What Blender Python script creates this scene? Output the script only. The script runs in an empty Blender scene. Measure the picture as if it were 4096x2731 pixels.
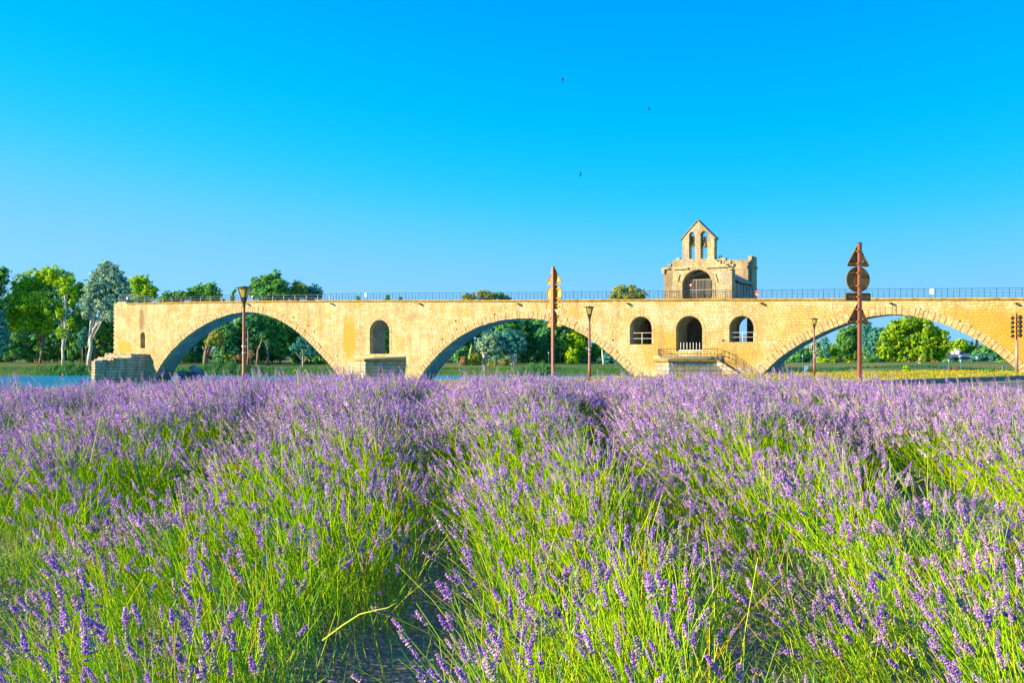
import bpy, bmesh, math, random
import numpy as np
from mathutils import Vector, Matrix

sc = bpy.context.scene
COL = sc.collection
random.seed(7)
rng = np.random.default_rng(11)
R = math.radians

# ---------------------------------------------------------------- camera
F = 35.0 / 36.0 * 4096.0            # focal length in photo pixels
HOR = 1430.0                        # photo row of the horizon
EYE = 1.6
cd = bpy.data.cameras.new('camera')
cam = bpy.data.objects.new('camera', cd)
COL.objects.link(cam)
cam.location = (0, 0, EYE)
cam.rotation_euler = (R(90), 0, 0)
cd.sensor_width = 36
cd.lens = 35
cd.shift_y = (HOR - 1365.5) / 4096.0
cd.clip_start = 0.05
cd.clip_end = 20000
sc.camera = cam

# ---------------------------------------------------------------- sky, sun, exposure
SUN_EL = 19.0
SUN_LEFT = 71.0                     # degrees from straight behind the camera round to its left
sx = -math.sin(R(SUN_LEFT)) * math.cos(R(SUN_EL))
sy = -math.cos(R(SUN_LEFT)) * math.cos(R(SUN_EL))
sz = math.sin(R(SUN_EL))
w = bpy.data.worlds.new('World')
sc.world = w
w.use_nodes = True
nt = w.node_tree
nt.nodes.clear()
sky = nt.nodes.new('ShaderNodeTexSky')
sky.sky_type = 'NISHITA'
sky.sun_disc = False
sky.sun_elevation = R(SUN_EL)
sky.sun_rotation = -math.atan2(sx, sy)
sky.air_density = 1.0
sky.dust_density = 0.35
sky.ozone_density = 2.5
# the Nishita sky, graded to the strong clear azure of the photograph, for camera and light alike
dim = nt.nodes.new('ShaderNodeVectorMath'); dim.operation = 'SCALE'; dim.inputs['Scale'].default_value = 0.1
cur = nt.nodes.new('ShaderNodeRGBCurve')
up_ = nt.nodes.new('ShaderNodeVectorMath'); up_.operation = 'SCALE'; up_.inputs['Scale'].default_value = 10.0
def curve(c, pts):
    for x, y in pts[1:-1]: c.points.new(x, y)
    c.points[0].location = pts[0]; c.points[-1].location = pts[-1]
mp_ = cur.mapping
mp_.use_clip = False
curve(mp_.curves[0], [(0, 0), (0.16, 0.0), (0.21, 0.010), (0.28, 0.055), (0.35, 0.092), (0.48, 0.12), (1.0, 0.15)])
curve(mp_.curves[1], [(0, 0), (0.21, 0.172), (0.272, 0.222), (0.334, 0.252), (0.42, 0.272), (0.50, 0.28), (0.64, 0.30), (1.0, 0.34)])
curve(mp_.curves[2], [(0, 0), (0.20, 0.26), (0.30, 0.38), (0.36, 0.43), (0.50, 0.45), (0.64, 0.47), (1.0, 0.50)])
mp_.update()
bg = nt.nodes.new('ShaderNodeBackground')
bg.inputs['Strength'].default_value = 0.10
wo = nt.nodes.new('ShaderNodeOutputWorld')
nt.links.new(sky.outputs[0], dim.inputs[0])
nt.links.new(dim.outputs[0], cur.inputs['Color'])
nt.links.new(cur.outputs[0], up_.inputs[0])
nt.links.new(up_.outputs[0], bg.inputs['Color'])
nt.links.new(bg.outputs[0], wo.inputs['Surface'])

sl = bpy.data.lights.new('sun', 'SUN')
sl.energy = 4.8
sl.angle = R(0.5)
sl.color = (1.0, 0.80, 0.50)
so = bpy.data.objects.new('sun', sl)
COL.objects.link(so)
so.rotation_euler = Vector((sx, sy, sz)).to_track_quat('Z', 'Y').to_euler()
so.location = (-60, -20, 60)

sc.view_settings.view_transform = 'Standard'
sc.view_settings.look = 'None'
sc.view_settings.gamma = 1.0
sc.view_settings.exposure = 1.25
sc.cycles.max_bounces = 6
sc.cycles.diffuse_bounces = 3
sc.cycles.glossy_bounces = 3
sc.cycles.transmission_bounces = 4
sc.cycles.transparent_max_bounces = 6

# ---------------------------------------------------------------- helpers
def at(px, py, Y):
    """world point seen at photo pixel (px, py) standing Y metres away"""
    return Vector(((px - 2048.0) / F * Y, Y, EYE + (HOR - py) / F * Y))

def tag(o, label=None, cat=None, group=None, kind=None):
    if label: o['label'] = label
    if cat: o['category'] = cat
    if group: o['group'] = group
    if kind: o['kind'] = kind
    return o

def empty(name, loc, rz=0.0):
    o = bpy.data.objects.new(name, None)
    o.empty_display_size = 0.3
    COL.objects.link(o)
    o.location = loc
    o.rotation_euler = (0, 0, rz)
    return o

def thing(name, label, cat, loc, rz=0.0, group=None):
    return tag(empty(name, loc, rz), label, cat, group)

def link(name, me, mat=None, parent=None, smooth=False):
    o = bpy.data.objects.new(name, me)
    COL.objects.link(o)
    if mat is not None and len(me.materials) == 0:
        me.materials.append(mat)
    if parent: o.parent = parent
    if smooth:
        me.polygons.foreach_set('use_smooth', [True] * len(me.polygons))
    return o

def copy_tree(o, parent=None):
    c = o.copy()
    COL.objects.link(c)
    c.parent = parent
    for ch in [x for x in bpy.data.objects if x.parent == o]:
        copy_tree(ch, c)
    return c

def build_each(pieces, name, mat, parent):
    return [m_.build(name, mat, parent) for m_ in pieces]

class MB:
    """collects simple solids and links them as ONE mesh object"""
    def __init__(s):
        s.v = []; s.f = []
    def add(s, vs, fs):
        n = len(s.v)
        s.v += [tuple(p) for p in vs]
        s.f += [tuple(i + n for i in f) for f in fs]
        return s
    def box(s, c, d, rz=0.0, taper=1.0):
        cx, cy, cz = c; hx, hy, hz = d[0] / 2, d[1] / 2, d[2] / 2
        vs = []
        for k, (a, b, e) in enumerate([(-1,-1,-1),(1,-1,-1),(1,1,-1),(-1,1,-1),(-1,-1,1),(1,-1,1),(1,1,1),(-1,1,1)]):
            t = taper if e > 0 else 1.0
            x, y = a * hx * t, b * hy * t
            vs.append((cx + x * math.cos(rz) - y * math.sin(rz), cy + x * math.sin(rz) + y * math.cos(rz), cz + e * hz))
        return s.add(vs, [(0,3,2,1),(4,5,6,7),(0,1,5,4),(1,2,6,5),(2,3,7,6),(3,0,4,7)])
    def prism(s, poly, z0, z1, top=None):
        n = len(poly)
        tp = top or poly
        vs = [(p[0], p[1], z0) for p in poly] + [(p[0], p[1], z1) for p in tp]
        fs = [tuple(range(n - 1, -1, -1)), tuple(range(n, 2 * n))]
        fs += [(i, (i + 1) % n, n + (i + 1) % n, n + i) for i in range(n)]
        return s.add(vs, fs)
    def tube(s, pts, rad, n=8, cap=True):
        pts = [Vector(p) for p in pts]
        if not isinstance(rad, (list, tuple)): rad = [rad] * len(pts)
        vs = []; fs = []
        up = None
        for i, p in enumerate(pts):
            t = (pts[min(i + 1, len(pts) - 1)] - pts[max(i - 1, 0)]).normalized()
            if up is None:
                up = Vector((1, 0, 0)) if abs(t.x) < 0.9 else Vector((0, 1, 0))
            a = t.cross(up)
            if a.length < 1e-4: a = t.cross(Vector((0, 1, 0.3)))
            a.normalize(); b = t.cross(a).normalized(); up = -b if False else a.cross(t)
            for k in range(n):
                an = 2 * math.pi * k / n
                vs.append(p + (a * math.cos(an) + b * math.sin(an)) * rad[i])
        for i in range(len(pts) - 1):
            for k in range(n):
                fs.append((i * n + k, i * n + (k + 1) % n, (i + 1) * n + (k + 1) % n, (i + 1) * n + k))
        if cap:
            fs.append(tuple(range(n - 1, -1, -1)))
            fs.append(tuple((len(pts) - 1) * n + k for k in range(n)))
        return s.add(vs, fs)
    def lathe(s, prof, c=(0, 0, 0), n=16, cap=True):
        vs = []; fs = []
        for r, z in prof:
            for k in range(n):
                an = 2 * math.pi * k / n
                vs.append((c[0] + r * math.cos(an), c[1] + r * math.sin(an), c[2] + z))
        m = len(prof)
        for i in range(m - 1):
            for k in range(n):
                fs.append((i * n + k, i * n + (k + 1) % n, (i + 1) * n + (k + 1) % n, (i + 1) * n + k))
        if cap:
            fs.append(tuple(range(n - 1, -1, -1)))
            fs.append(tuple((m - 1) * n + k for k in range(n)))
        return s.add(vs, fs)
    def rock(s, c, r, seed=0):
        rr = random.Random(seed)
        bm = bmesh.new()
        bmesh.ops.create_icosphere(bm, subdivisions=1, radius=1)
        vs = []
        for v in bm.verts:
            k = rr.uniform(0.75, 1.15)
            vs.append((c[0] + v.co.x * r[0] * k, c[1] + v.co.y * r[1] * k, c[2] + v.co.z * r[2] * k))
        fs = [tuple(v.index for v in f.verts) for f in bm.faces]
        bm.free()
        return s.add(vs, fs)
    def build(s, name, mat, parent=None, smooth=False, fix=True):
        me = bpy.data.meshes.new(name)
        me.from_pydata(s.v, [], s.f)
        if fix:
            bm = bmesh.new(); bm.from_mesh(me)
            bmesh.ops.recalc_face_normals(bm, faces=bm.faces)
            bm.to_mesh(me); bm.free()
        return link(name, me, mat, parent, smooth)

def big_mesh(name, V, Fc, colors=None, mat=None, parent=None):
    """V (n,3), Fc (m,k) all faces of k corners, colors (n,3)"""
    me = bpy.data.meshes.new(name)
    V = np.ascontiguousarray(V, dtype=np.float32); Fc = np.ascontiguousarray(Fc, dtype=np.int32)
    k = Fc.shape[1]
    me.vertices.add(len(V)); me.vertices.foreach_set('co', V.ravel())
    me.loops.add(Fc.size); me.loops.foreach_set('vertex_index', Fc.ravel())
    me.polygons.add(len(Fc))
    me.polygons.foreach_set('loop_start', np.arange(0, Fc.size, k, dtype=np.int32))
    me.update(calc_edges=True)
    if colors is not None:
        a = me.color_attributes.new('col', 'FLOAT_COLOR', 'POINT')
        cc = np.ones((len(V), 4), dtype=np.float32); cc[:, :3] = colors
        a.data.foreach_set('color', cc.ravel())
    return link(name, me, mat, parent)

# ---------------------------------------------------------------- materials
def newmat(name):
    m = bpy.data.materials.new(name)
    m.use_nodes = True
    t = m.node_tree
    b = t.nodes['Principled BSDF']
    return m, t, b

def N(t, kind, **kw):
    n = t.nodes.new(kind)
    for k, v in kw.items():
        if k.startswith('i_'): n.inputs[k[2:].replace('_', ' ')].default_value = v
        else: setattr(n, k, v)
    return n

def mixc(t, fac, a, b, mode='MIX'):
    m = N(t, 'ShaderNodeMix', data_type='RGBA', blend_type=mode)
    for sock, v in ((0, fac), (6, a), (7, b)):
        if isinstance(v, bpy.types.NodeSocket): t.links.new(v, m.inputs[sock])
        elif sock == 0: m.inputs[0].default_value = v
        else: m.inputs[sock].default_value = (*v[:3], 1)
    return m.outputs[2]

def ramp(t, fac, stops):
    r = N(t, 'ShaderNodeValToRGB')
    e = r.color_ramp.elements
    while len(e) < len(stops): e.new(0.5)
    for i, (p, c) in enumerate(stops):
        e[i].position = p
        e[i].color = (c, c, c, 1) if isinstance(c, (int, float)) else (*c, 1)
    t.links.new(fac, r.inputs[0])
    return r.outputs[0]

def plain(name, c, rough=0.6, metal=0.0, var=0.15, scale=6.0, bump=0.0):
    m, t, b = newmat(name)
    tc = N(t, 'ShaderNodeTexCoord')
    nz = N(t, 'ShaderNodeTexNoise', i_Scale=scale, i_Detail=6.0)
    t.links.new(tc.outputs['Object'], nz.inputs['Vector'])
    f = ramp(t, nz.outputs[0], [(0.3, 0.0), (0.7, 1.0)])
    lo = [x * (1 - var) for x in c]; hi = [min(1, x * (1 + var)) for x in c]
    t.links.new(mixc(t, f, lo, hi), b.inputs['Base Color'])
    b.inputs['Roughness'].default_value = rough
    b.inputs['Metallic'].default_value = metal
    if bump:
        bp = N(t, 'ShaderNodeBump', i_Strength=bump, i_Distance=0.05)
        t.links.new(nz.outputs[0], bp.inputs['Height'])
        t.links.new(bp.outputs[0], b.inputs['Normal'])
    return m

def leafmat(name, trans=0.35, tint=(1, 1, 1)):
    """colour comes from the mesh attribute of each leaf"""
    m = bpy.data.materials.new(name); m.use_nodes = True
    t = m.node_tree; t.nodes.clear()
    o = N(t, 'ShaderNodeOutputMaterial')
    a = N(t, 'ShaderNodeAttribute', attribute_name='col')
    c = mixc(t, 1.0, a.outputs['Color'], tint, 'MULTIPLY')
    d = N(t, 'ShaderNodeBsdfDiffuse'); tr = N(t, 'ShaderNodeBsdfTranslucent')
    mx = N(t, 'ShaderNodeMixShader'); mx.inputs[0].default_value = trans
    t.links.new(c, d.inputs[0]); t.links.new(c, tr.inputs[0])
    t.links.new(d.outputs[0], mx.inputs[1]); t.links.new(tr.outputs[0], mx.inputs[2])
    t.links.new(mx.outputs[0], o.inputs[0])
    return m

def stone(name, base, light, mortar, row=0.33, width=0.62, stains=(), stain_col=(0.62, 0.30, 0.02), grime=0.5, bump=0.6, mort=0.035, warp=0.2):
    m, t, b = newmat(name)
    tc = N(t, 'ShaderNodeTexCoord')
    sp = N(t, 'ShaderNodeSeparateXYZ'); t.links.new(tc.outputs['Object'], sp.inputs[0])
    xy = N(t, 'ShaderNodeMath', operation='ADD'); t.links.new(sp.outputs[0], xy.inputs[0]); t.links.new(sp.outputs[1], xy.inputs[1])
    cb = N(t, 'ShaderNodeCombineXYZ'); t.links.new(xy.outputs[0], cb.inputs[0]); t.links.new(sp.outputs[2], cb.inputs[1])
    wn = N(t, 'ShaderNodeTexNoise', i_Scale=0.55, i_Detail=3.0); t.links.new(cb.outputs[0], wn.inputs['Vector'])
    ws = N(t, 'ShaderNodeVectorMath', operation='SCALE'); ws.inputs['Scale'].default_value = warp * 2
    t.links.new(wn.outputs['Color'], ws.inputs[0])
    wn2 = N(t, 'ShaderNodeTexNoise', i_Scale=4.0, i_Detail=2.0); t.links.new(cb.outputs[0], wn2.inputs['Vector'])
    ws2 = N(t, 'ShaderNodeVectorMath', operation='SCALE'); ws2.inputs['Scale'].default_value = 0.13
    t.links.new(wn2.outputs['Color'], ws2.inputs[0])
    va = N(t, 'ShaderNodeVectorMath', operation='ADD'); t.links.new(cb.outputs[0], va.inputs[0]); t.links.new(ws.outputs[0], va.inputs[1])
    vb = N(t, 'ShaderNodeVectorMath', operation='ADD'); t.links.new(va.outputs[0], vb.inputs[0]); t.links.new(ws2.outputs[0], vb.inputs[1])
    br = N(t, 'ShaderNodeTexBrick', offset=0.5, squash=0.8, squash_frequency=3)
    br.inputs['Scale'].default_value = 1.0
    br.inputs['Mortar Size'].default_value = mort
    br.inputs['Mortar Smooth'].default_value = 0.4
    br.inputs['Brick Width'].default_value = width
    br.inputs['Row Height'].default_value = row
    br.inputs['Color1'].default_value = (0, 0, 0, 1)
    br.inputs['Color2'].default_value = (1, 1, 1, 1)
    br.inputs['Mortar'].default_value = (0.5, 0.5, 0.5, 1)
    t.links.new(vb.outputs[0], br.inputs['Vector'])
    big = N(t, 'ShaderNodeTexNoise', i_Scale=0.16, i_Detail=6.0, i_Roughness=0.6); t.links.new(tc.outputs['Object'], big.inputs['Vector'])
    fine = N(t, 'ShaderNodeTexNoise', i_Scale=5.0, i_Detail=8.0, i_Roughness=0.65); t.links.new(tc.outputs['Object'], fine.inputs['Vector'])
    bv = N(t, 'ShaderNodeSeparateColor'); t.links.new(br.outputs['Color'], bv.inputs[0])
    col = mixc(t, bv.outputs[0], base, light)
    col = mixc(t, ramp(t, big.outputs[0], [(0.38, 0.0), (0.64, 0.55)]), col, [min(1, x * 1.25) for x in light])
    # scattered ochre stones
    vo = N(t, 'ShaderNodeTexVoronoi', i_Scale=1.1); t.links.new(vb.outputs[0], vo.inputs['Vector'])
    vs = N(t, 'ShaderNodeSeparateColor'); t.links.new(vo.outputs['Color'], vs.inputs[0])
    col = mixc(t, ramp(t, vs.outputs[0], [(0.80, 0.0), (0.95, 0.45)]), col, stain_col)
    pn_ = N(t, 'ShaderNodeTexNoise', i_Scale=0.35, i_Detail=8.0, i_Roughness=0.75); t.links.new(vb.outputs[0], pn_.inputs['Vector'])
    col = mixc(t, ramp(t, pn_.outputs[0], [(0.49, 0.0), (0.58, 0.6)]), col, [stain_col[0] * 0.9, stain_col[1] * 1.05, stain_col[2] * 3])
    pw_ = N(t, 'ShaderNodeTexNoise', i_Scale=0.8, i_Detail=7.0, i_Roughness=0.8); t.links.new(tc.outputs['Object'], pw_.inputs['Vector'])
    col = mixc(t, ramp(t, pw_.outputs[0], [(0.52, 0.0), (0.66, 0.8)]), col, (0.64, 0.58, 0.40))
    for (cx, cz, rx, rz, st, sc_) in stains:
        px_ = N(t, 'ShaderNodeMath', operation='SUBTRACT'); t.links.new(sp.outputs[0], px_.inputs[0]); px_.inputs[1].default_value = cx
        pz_ = N(t, 'ShaderNodeMath', operation='SUBTRACT'); t.links.new(sp.outputs[2], pz_.inputs[0]); pz_.inputs[1].default_value = cz
        dx = N(t, 'ShaderNodeMath', operation='DIVIDE'); t.links.new(px_.outputs[0], dx.inputs[0]); dx.inputs[1].default_value = rx
        dz = N(t, 'ShaderNodeMath', operation='DIVIDE'); t.links.new(pz_.outputs[0], dz.inputs[0]); dz.inputs[1].default_value = rz
        cc = N(t, 'ShaderNodeCombineXYZ'); t.links.new(dx.outputs[0], cc.inputs[0]); t.links.new(dz.outputs[0], cc.inputs[1])
        ln = N(t, 'ShaderNodeVectorMath', operation='LENGTH'); t.links.new(cc.outputs[0], ln.inputs[0])
        n2 = N(t, 'ShaderNodeTexNoise', i_Scale=0.9, i_Detail=6.0, i_Roughness=0.7); t.links.new(tc.outputs['Object'], n2.inputs['Vector'])
        ad = N(t, 'ShaderNodeMath', operation='MULTIPLY_ADD'); t.links.new(n2.outputs[0], ad.inputs[0]); ad.inputs[1].default_value = 1.6; t.links.new(ln.outputs['Value'], ad.inputs[2])
        col = mixc(t, ramp(t, ad.outputs[0], [(0.55 + 0.6, st), (0.55 + 1.25, 0.0)] if False else [(0.0, st), (1.0, st)]), col, sc_) if False else mixc(t, stain_mask(t, ad.outputs[0], st), col, sc_)
    # grey grime
    gn = N(t, 'ShaderNodeTexNoise', i_Scale=0.5, i_Detail=9.0, i_Roughness=0.72); 
    mp = N(t, 'ShaderNodeMapping'); mp.inputs['Scale'].default_value = (1.6, 1.6, 0.3)
    t.links.new(tc.outputs['Object'], mp.inputs[0]); t.links.new(mp.outputs[0], gn.inputs['Vector'])
    col = mixc(t, ramp(t, gn.outputs[0], [(0.47, 0.0), (0.62, grime)]), col, (0.24, 0.17, 0.09))
    col = mixc(t, br.outputs['Fac'], col, mortar)
    fl = ramp(t, fine.outputs[0], [(0.30, 0.62), (0.68, 1.05)])
    col = mixc(t, 1.0, col, fl, 'MULTIPLY')
    t.links.new(col, b.inputs['Base Color'])
    b.inputs['Roughness'].default_value = 0.9
    hm = N(t, 'ShaderNodeMath', operation='MULTIPLY_ADD'); t.links.new(br.outputs['Fac'], hm.inputs[0]); hm.inputs[1].default_value = -1.0; t.links.new(fine.outputs[0], hm.inputs[2])
    bp = N(t, 'ShaderNodeBump', i_Strength=bump, i_Distance=0.06); t.links.new(hm.outputs[0], bp.inputs['Height'])
    t.links.new(bp.outputs[0], b.inputs['Normal'])
    return m

def stain_mask(t, val, st):
    mr = N(t, 'ShaderNodeMapRange'); mr.inputs['From Min'].default_value = 1.40; mr.inputs['From Max'].default_value = 1.90
    mr.inputs['To Min'].default_value = st; mr.inputs['To Max'].default_value = 0.0
    t.links.new(val, mr.inputs['Value'])
    return mr.outputs[0]

M = {}
M['iron'] = plain('dark_iron', (0.02, 0.03, 0.05), 0.5, 0.3)
M['rust'] = plain('red_brown_paint', (0.25, 0.08, 0.055), 0.45, 0.0, 0.12, 3.0)
M['lampdark'] = plain('lamp_frame_paint', (0.05, 0.055, 0.05), 0.45, 0.2)
M['signback'] = plain('sign_back_paint', (0.50, 0.27, 0.02), 0.5, 0.0, 0.08, 4.0)
M['signback_shade'] = plain('sign_back_shaded', (0.20, 0.12, 0.035), 0.5, 0.0, 0.08, 4.0)  # shade on the nearer signs put into a darker back colour
M['steel'] = plain('galvanised_steel', (0.55, 0.55, 0.55), 0.35, 0.7)
M['greyiron'] = plain('grey_iron', (0.22, 0.22, 0.22), 0.5, 0.3)
M['white'] = plain('white_paint', (0.82, 0.82, 0.82), 0.5)
M['red'] = plain('red_paint', (0.75, 0.03, 0.03), 0.5)
M['bluep'] = plain('blue_paint', (0.03, 0.13, 0.4), 0.5)
M['teal'] = plain('teal_paint', (0.03, 0.22, 0.24), 0.5)
M['bronze'] = plain('bronze', (0.30, 0.22, 0.05), 0.45, 0.6)
M['bark'] = plain('bark', (0.20, 0.15, 0.11), 0.9, 0, 0.4, 1.5, 0.5)
M['palebark'] = plain('pale_poplar_bark', (0.62, 0.56, 0.48), 0.85, 0, 0.35, 0.8, 0.3)
M['leaf'] = leafmat('leaf', 0.32)
M['lav'] = leafmat('lavender_tissue', 0.27)
m, t_, b_ = newmat('lantern_glass')
b_.inputs['Base Color'].default_value = (0.72, 0.56, 0.16, 1)
b_.inputs['Roughness'].default_value = 0.25
b_.inputs['Transmission Weight'].default_value = 0.35
M['lampglass'] = m

# ---------------------------------------------------------------- ground
VALLEYS = [-8.9, -7.2, -5.4, -3.75, -2.1, -0.48, 1.15, 2.95, 4.6, 6.3, 8.0, 9.7]
def sstep(a, b, x):
    x = np.clip((x - a) / (b - a), 0, 1)
    return x * x * (3 - 2 * x)

def hills(x, y):
    return (np.sin(x * 0.9 + 1.3) * np.cos(y * 0.7) * 0.04 + np.sin(x * 2.3) * np.sin(y * 1.9 + 2) * 0.02)

def row_dist(x, y):
    xx = x + 0.05 * (y - 4.4) + 0.10 * np.sin(y * 0.9 + x)
    v = np.array(VALLEYS)
    return np.min(np.abs(xx[..., None] - v), axis=-1)

def height(x, y):
    x = np.asarray(x, dtype=float); y = np.asarray(y, dtype=float)
    d = y - 0.97 * x
    # the planted mound rising away from the camera and dropping to the road
    prof = 0.77 * sstep(1.5, 11.2, y) - 0.77 * sstep(12.8, 23, y)
    prof = prof * (1 - 0.03) * (1 - 0.15 * sstep(2.2, 6.0, x))
    prof = prof * (1 - 0.14 * sstep(-2.0, -5.5, x))
    z = prof + hills(x, y) * (1 - sstep(12, 20, y))
    z = z + 0.11 * (1 - 0.8 * sstep(7.5, 11, y)) * sstep(0.05, 0.55, row_dist(x, y)) * (1 - sstep(11.5, 13.5, y)) + 0.03 * sstep(7.5, 11, y) * (1 - sstep(11.5, 13.5, y)) - 0.05 * (1 - sstep(11.5, 13.5, y)) - 0.03 * sstep(5, 10, y) * (1 - sstep(11.5, 13.5, y))
    z = z - 0.31 * sstep(26, 28, d) + 0.31 * sstep(43.8, 44.3, d)
    # river bed, behind the verge
    z = np.where(d > 70, z - 3.9 * sstep(75, 81, d), z)
    # far bank
    r = x / np.maximum(y, 1)
    yf = 268 - 70 * sstep(0.30, 0.42, r)
    e = y - yf
    fb = -3.9 + 2.7 * sstep(-5, 5, e) + 1.2 * sstep(2, 62, e) + 0.5 * sstep(60, 200, e)
    return np.where(e > -6, fb, z)

ys = np.concatenate([np.arange(-6, 20, 0.25), np.arange(20, 130, 0.6), np.arange(130, 440, 2.5), np.array([440, 480, 540, 620, 720, 860, 1050, 1300, 1700, 2300, 3200, 4500, 6500])])
us = np.linspace(-1.25, 1.25, 241)
GX = us[None, :] * (np.abs(ys)[:, None] + 14); GY = np.repeat(ys[:, None], len(us), 1)
GZ = height(GX, GY)
ny, nx = GX.shape
V = np.stack([GX.ravel(), GY.ravel(), GZ.ravel()], 1)
ii = (np.arange(ny - 1)[:, None] * nx + np.arange(nx - 1)[None, :]).ravel()
Fc = np.stack([ii, ii + 1, ii + nx + 1, ii + nx], 1)
# surface kinds: pale gravel between the rows, dry yellow grass on the verge, green lawn over the river
D = (GY - 0.97 * GX).ravel(); X_ = GX.ravel(); Y_ = GY.ravel(); E = Y_ - 232
gravel = np.array([0.32, 0.30, 0.29]); dry = np.array([0.50, 0.40, 0.03]); lawn = np.array([0.12, 0.22, 0.03]); mud = np.array([0.10, 0.14, 0.03])
cg = np.tile(gravel, (len(V), 1))
m1 = (Y_ > 13.5); cg[m1] = dry
m2 = (D > 72) & (Y_ < 240); cg[m2] = mud
m3 = V[:, 1] > 190
lw = np.sin(X_ * 0.06 + Y_ * 0.03) * 0.5 + np.sin(X_ * 0.19 - Y_ * 0.11) * 0.3
lawnc = lawn[None] * (1 - 0.55 * np.clip(lw, 0, 1))[:, None] + np.array([0.42, 0.34, 0.04])[None] * (0.55 * np.clip(lw + 0.2, 0, 1))[:, None]
cg[m3] = lawnc[m3]
ground = big_mesh('ground', V, Fc, cg)
tag(ground, kind='structure')
ground.data.polygons.foreach_set('use_smooth', [True] * len(ground.data.polygons))
m, t, b = newmat('ground_surface')
a = N(t, 'ShaderNodeAttribute', attribute_name='col')
tc = N(t, 'ShaderNodeTexCoord')
n1 = N(t, 'ShaderNodeTexNoise', i_Scale=0.5, i_Detail=10.0, i_Roughness=0.7); t.links.new(tc.outputs['Object'], n1.inputs['Vector'])
n2 = N(t, 'ShaderNodeTexVoronoi', i_Scale=28.0); t.links.new(tc.outputs['Object'], n2.inputs['Vector'])
c = mixc(t, 1.0, a.outputs['Color'], ramp(t, n1.outputs[0], [(0.3, 0.55), (0.7, 1.25)]), 'MULTIPLY')
c = mixc(t, 1.0, c, ramp(t, n2.outputs['Distance'], [(0.0, 1.15), (0.6, 0.55)]), 'MULTIPLY')
t.links.new(c, b.inputs['Base Color']); b.inputs['Roughness'].default_value = 0.95
bp = N(t, 'ShaderNodeBump', i_Strength=0.7, i_Distance=0.03); bp.invert = True
t.links.new(n2.outputs['Distance'], bp.inputs['Height']); t.links.new(bp.outputs[0], b.inputs['Normal'])
ground.data.materials.append(m)

# ---------------------------------------------------------------- river
WZ = -3.15
m, t, b = newmat('river_water')
b.inputs['Base Color'].default_value = (0.02, 0.30, 0.62, 1)
b.inputs['Roughness'].default_value = 0.12
b.inputs['IOR'].default_value = 1.33
tc = N(t, 'ShaderNodeTexCoord'); mp = N(t, 'ShaderNodeMapping'); mp.inputs['Scale'].default_value = (0.25, 1.0, 1)
nz = N(t, 'ShaderNodeTexNoise', i_Scale=0.5, i_Detail=7.0)
t.links.new(tc.outputs['Object'], mp.inputs[0]); t.links.new(mp.outputs[0], nz.inputs['Vector'])
bp = N(t, 'ShaderNodeBump', i_Strength=1.0, i_Distance=1.6); t.links.new(nz.outputs[0], bp.inputs['Height']); t.links.new(bp.outputs[0], b.inputs['Normal'])
tag(MB().add([(-600, 20, WZ), (700, 20, WZ), (700, 300, WZ), (-600, 300, WZ)], [(0, 1, 2, 3)]).build('river', m), kind='structure')

# ---------------------------------------------------------------- road and kerb (diagonal, between the mound and the verge)
def strip(name, d0, d1, z0, mat, thick=None, x0=-60, x1=140, kind='structure'):
    mb = MB()
    n = 40
    xs = [x0 + (x1 - x0) * i / n for i in range(n + 1)]
    for i in range(n):
        a_, c_ = xs[i], xs[i + 1]
        if thick is None:
            mb.add([(a_, d0 + .97 * a_, z0), (c_, d0 + .97 * c_, z0), (c_, d1 + .97 * c_, z0), (a_, d1 + .97 * a_, z0)], [(0, 1, 2, 3)])
        else:
            mb.prism([(a_, d0 + .97 * a_), (c_, d0 + .97 * c_), (c_, d1 + .97 * c_), (a_, d1 + .97 * a_)], z0 - thick, z0)
    return tag(mb.build(name, mat), kind=kind)
M['asphalt'] = plain('asphalt', (0.10, 0.10, 0.11), 0.9, 0, 0.2, 0.6)
M['kerb'] = plain('kerb_stone', (0.24, 0.22, 0.20), 0.85, 0, 0.2, 1.0)
M['paint'] = plain('road_paint', (0.75, 0.75, 0.75), 0.7, 0, 0.1, 2.0)
strip('road', 28.0, 43.7, -0.296, M['asphalt'])
strip('kerb', 43.7, 44.35, 0.03, M['kerb'], 0.5)
strip('road_marking', 40.2, 40.5, -0.291, M['paint'])

# ---------------------------------------------------------------- distant hills
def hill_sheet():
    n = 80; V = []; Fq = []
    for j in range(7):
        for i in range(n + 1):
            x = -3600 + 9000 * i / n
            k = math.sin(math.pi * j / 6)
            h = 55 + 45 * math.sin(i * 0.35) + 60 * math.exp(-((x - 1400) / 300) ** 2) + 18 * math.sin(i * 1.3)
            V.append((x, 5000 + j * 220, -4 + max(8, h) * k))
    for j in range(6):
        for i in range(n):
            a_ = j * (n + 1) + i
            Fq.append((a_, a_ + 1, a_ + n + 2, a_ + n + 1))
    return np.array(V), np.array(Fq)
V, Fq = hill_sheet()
tag(big_mesh('hills', V, Fq, None, plain('haze_blue_hill', (0.13, 0.22, 0.30), 0.95, 0, 0.2, 0.01)), kind='structure')  # blue haze of distance put into the hill colour

# ---------------------------------------------------------------- bridge frame of reference
DB = 124.3
BETA = 31.0
CA, SA = math.cos(R(BETA)), math.sin(R(BETA))
BASE = Vector((0, DB / CA, 0))
def fs(px, py, t=0.0):
    """(s, z) on the plane t metres behind the bridge face, seen at photo pixel (px, py)"""
    xr = (px - 2048.0) / F
    Y = (DB + t) / (SA * xr + CA)
    X = xr * Y
    return (X * CA - (Y - BASE.y) * SA, EYE + (HOR - py) / F * Y)
def S(px, t=0.0): return fs(px, HOR, t)[0]
def Z(px, py, t=0.0): return fs(px, py, t)[1]

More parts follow.
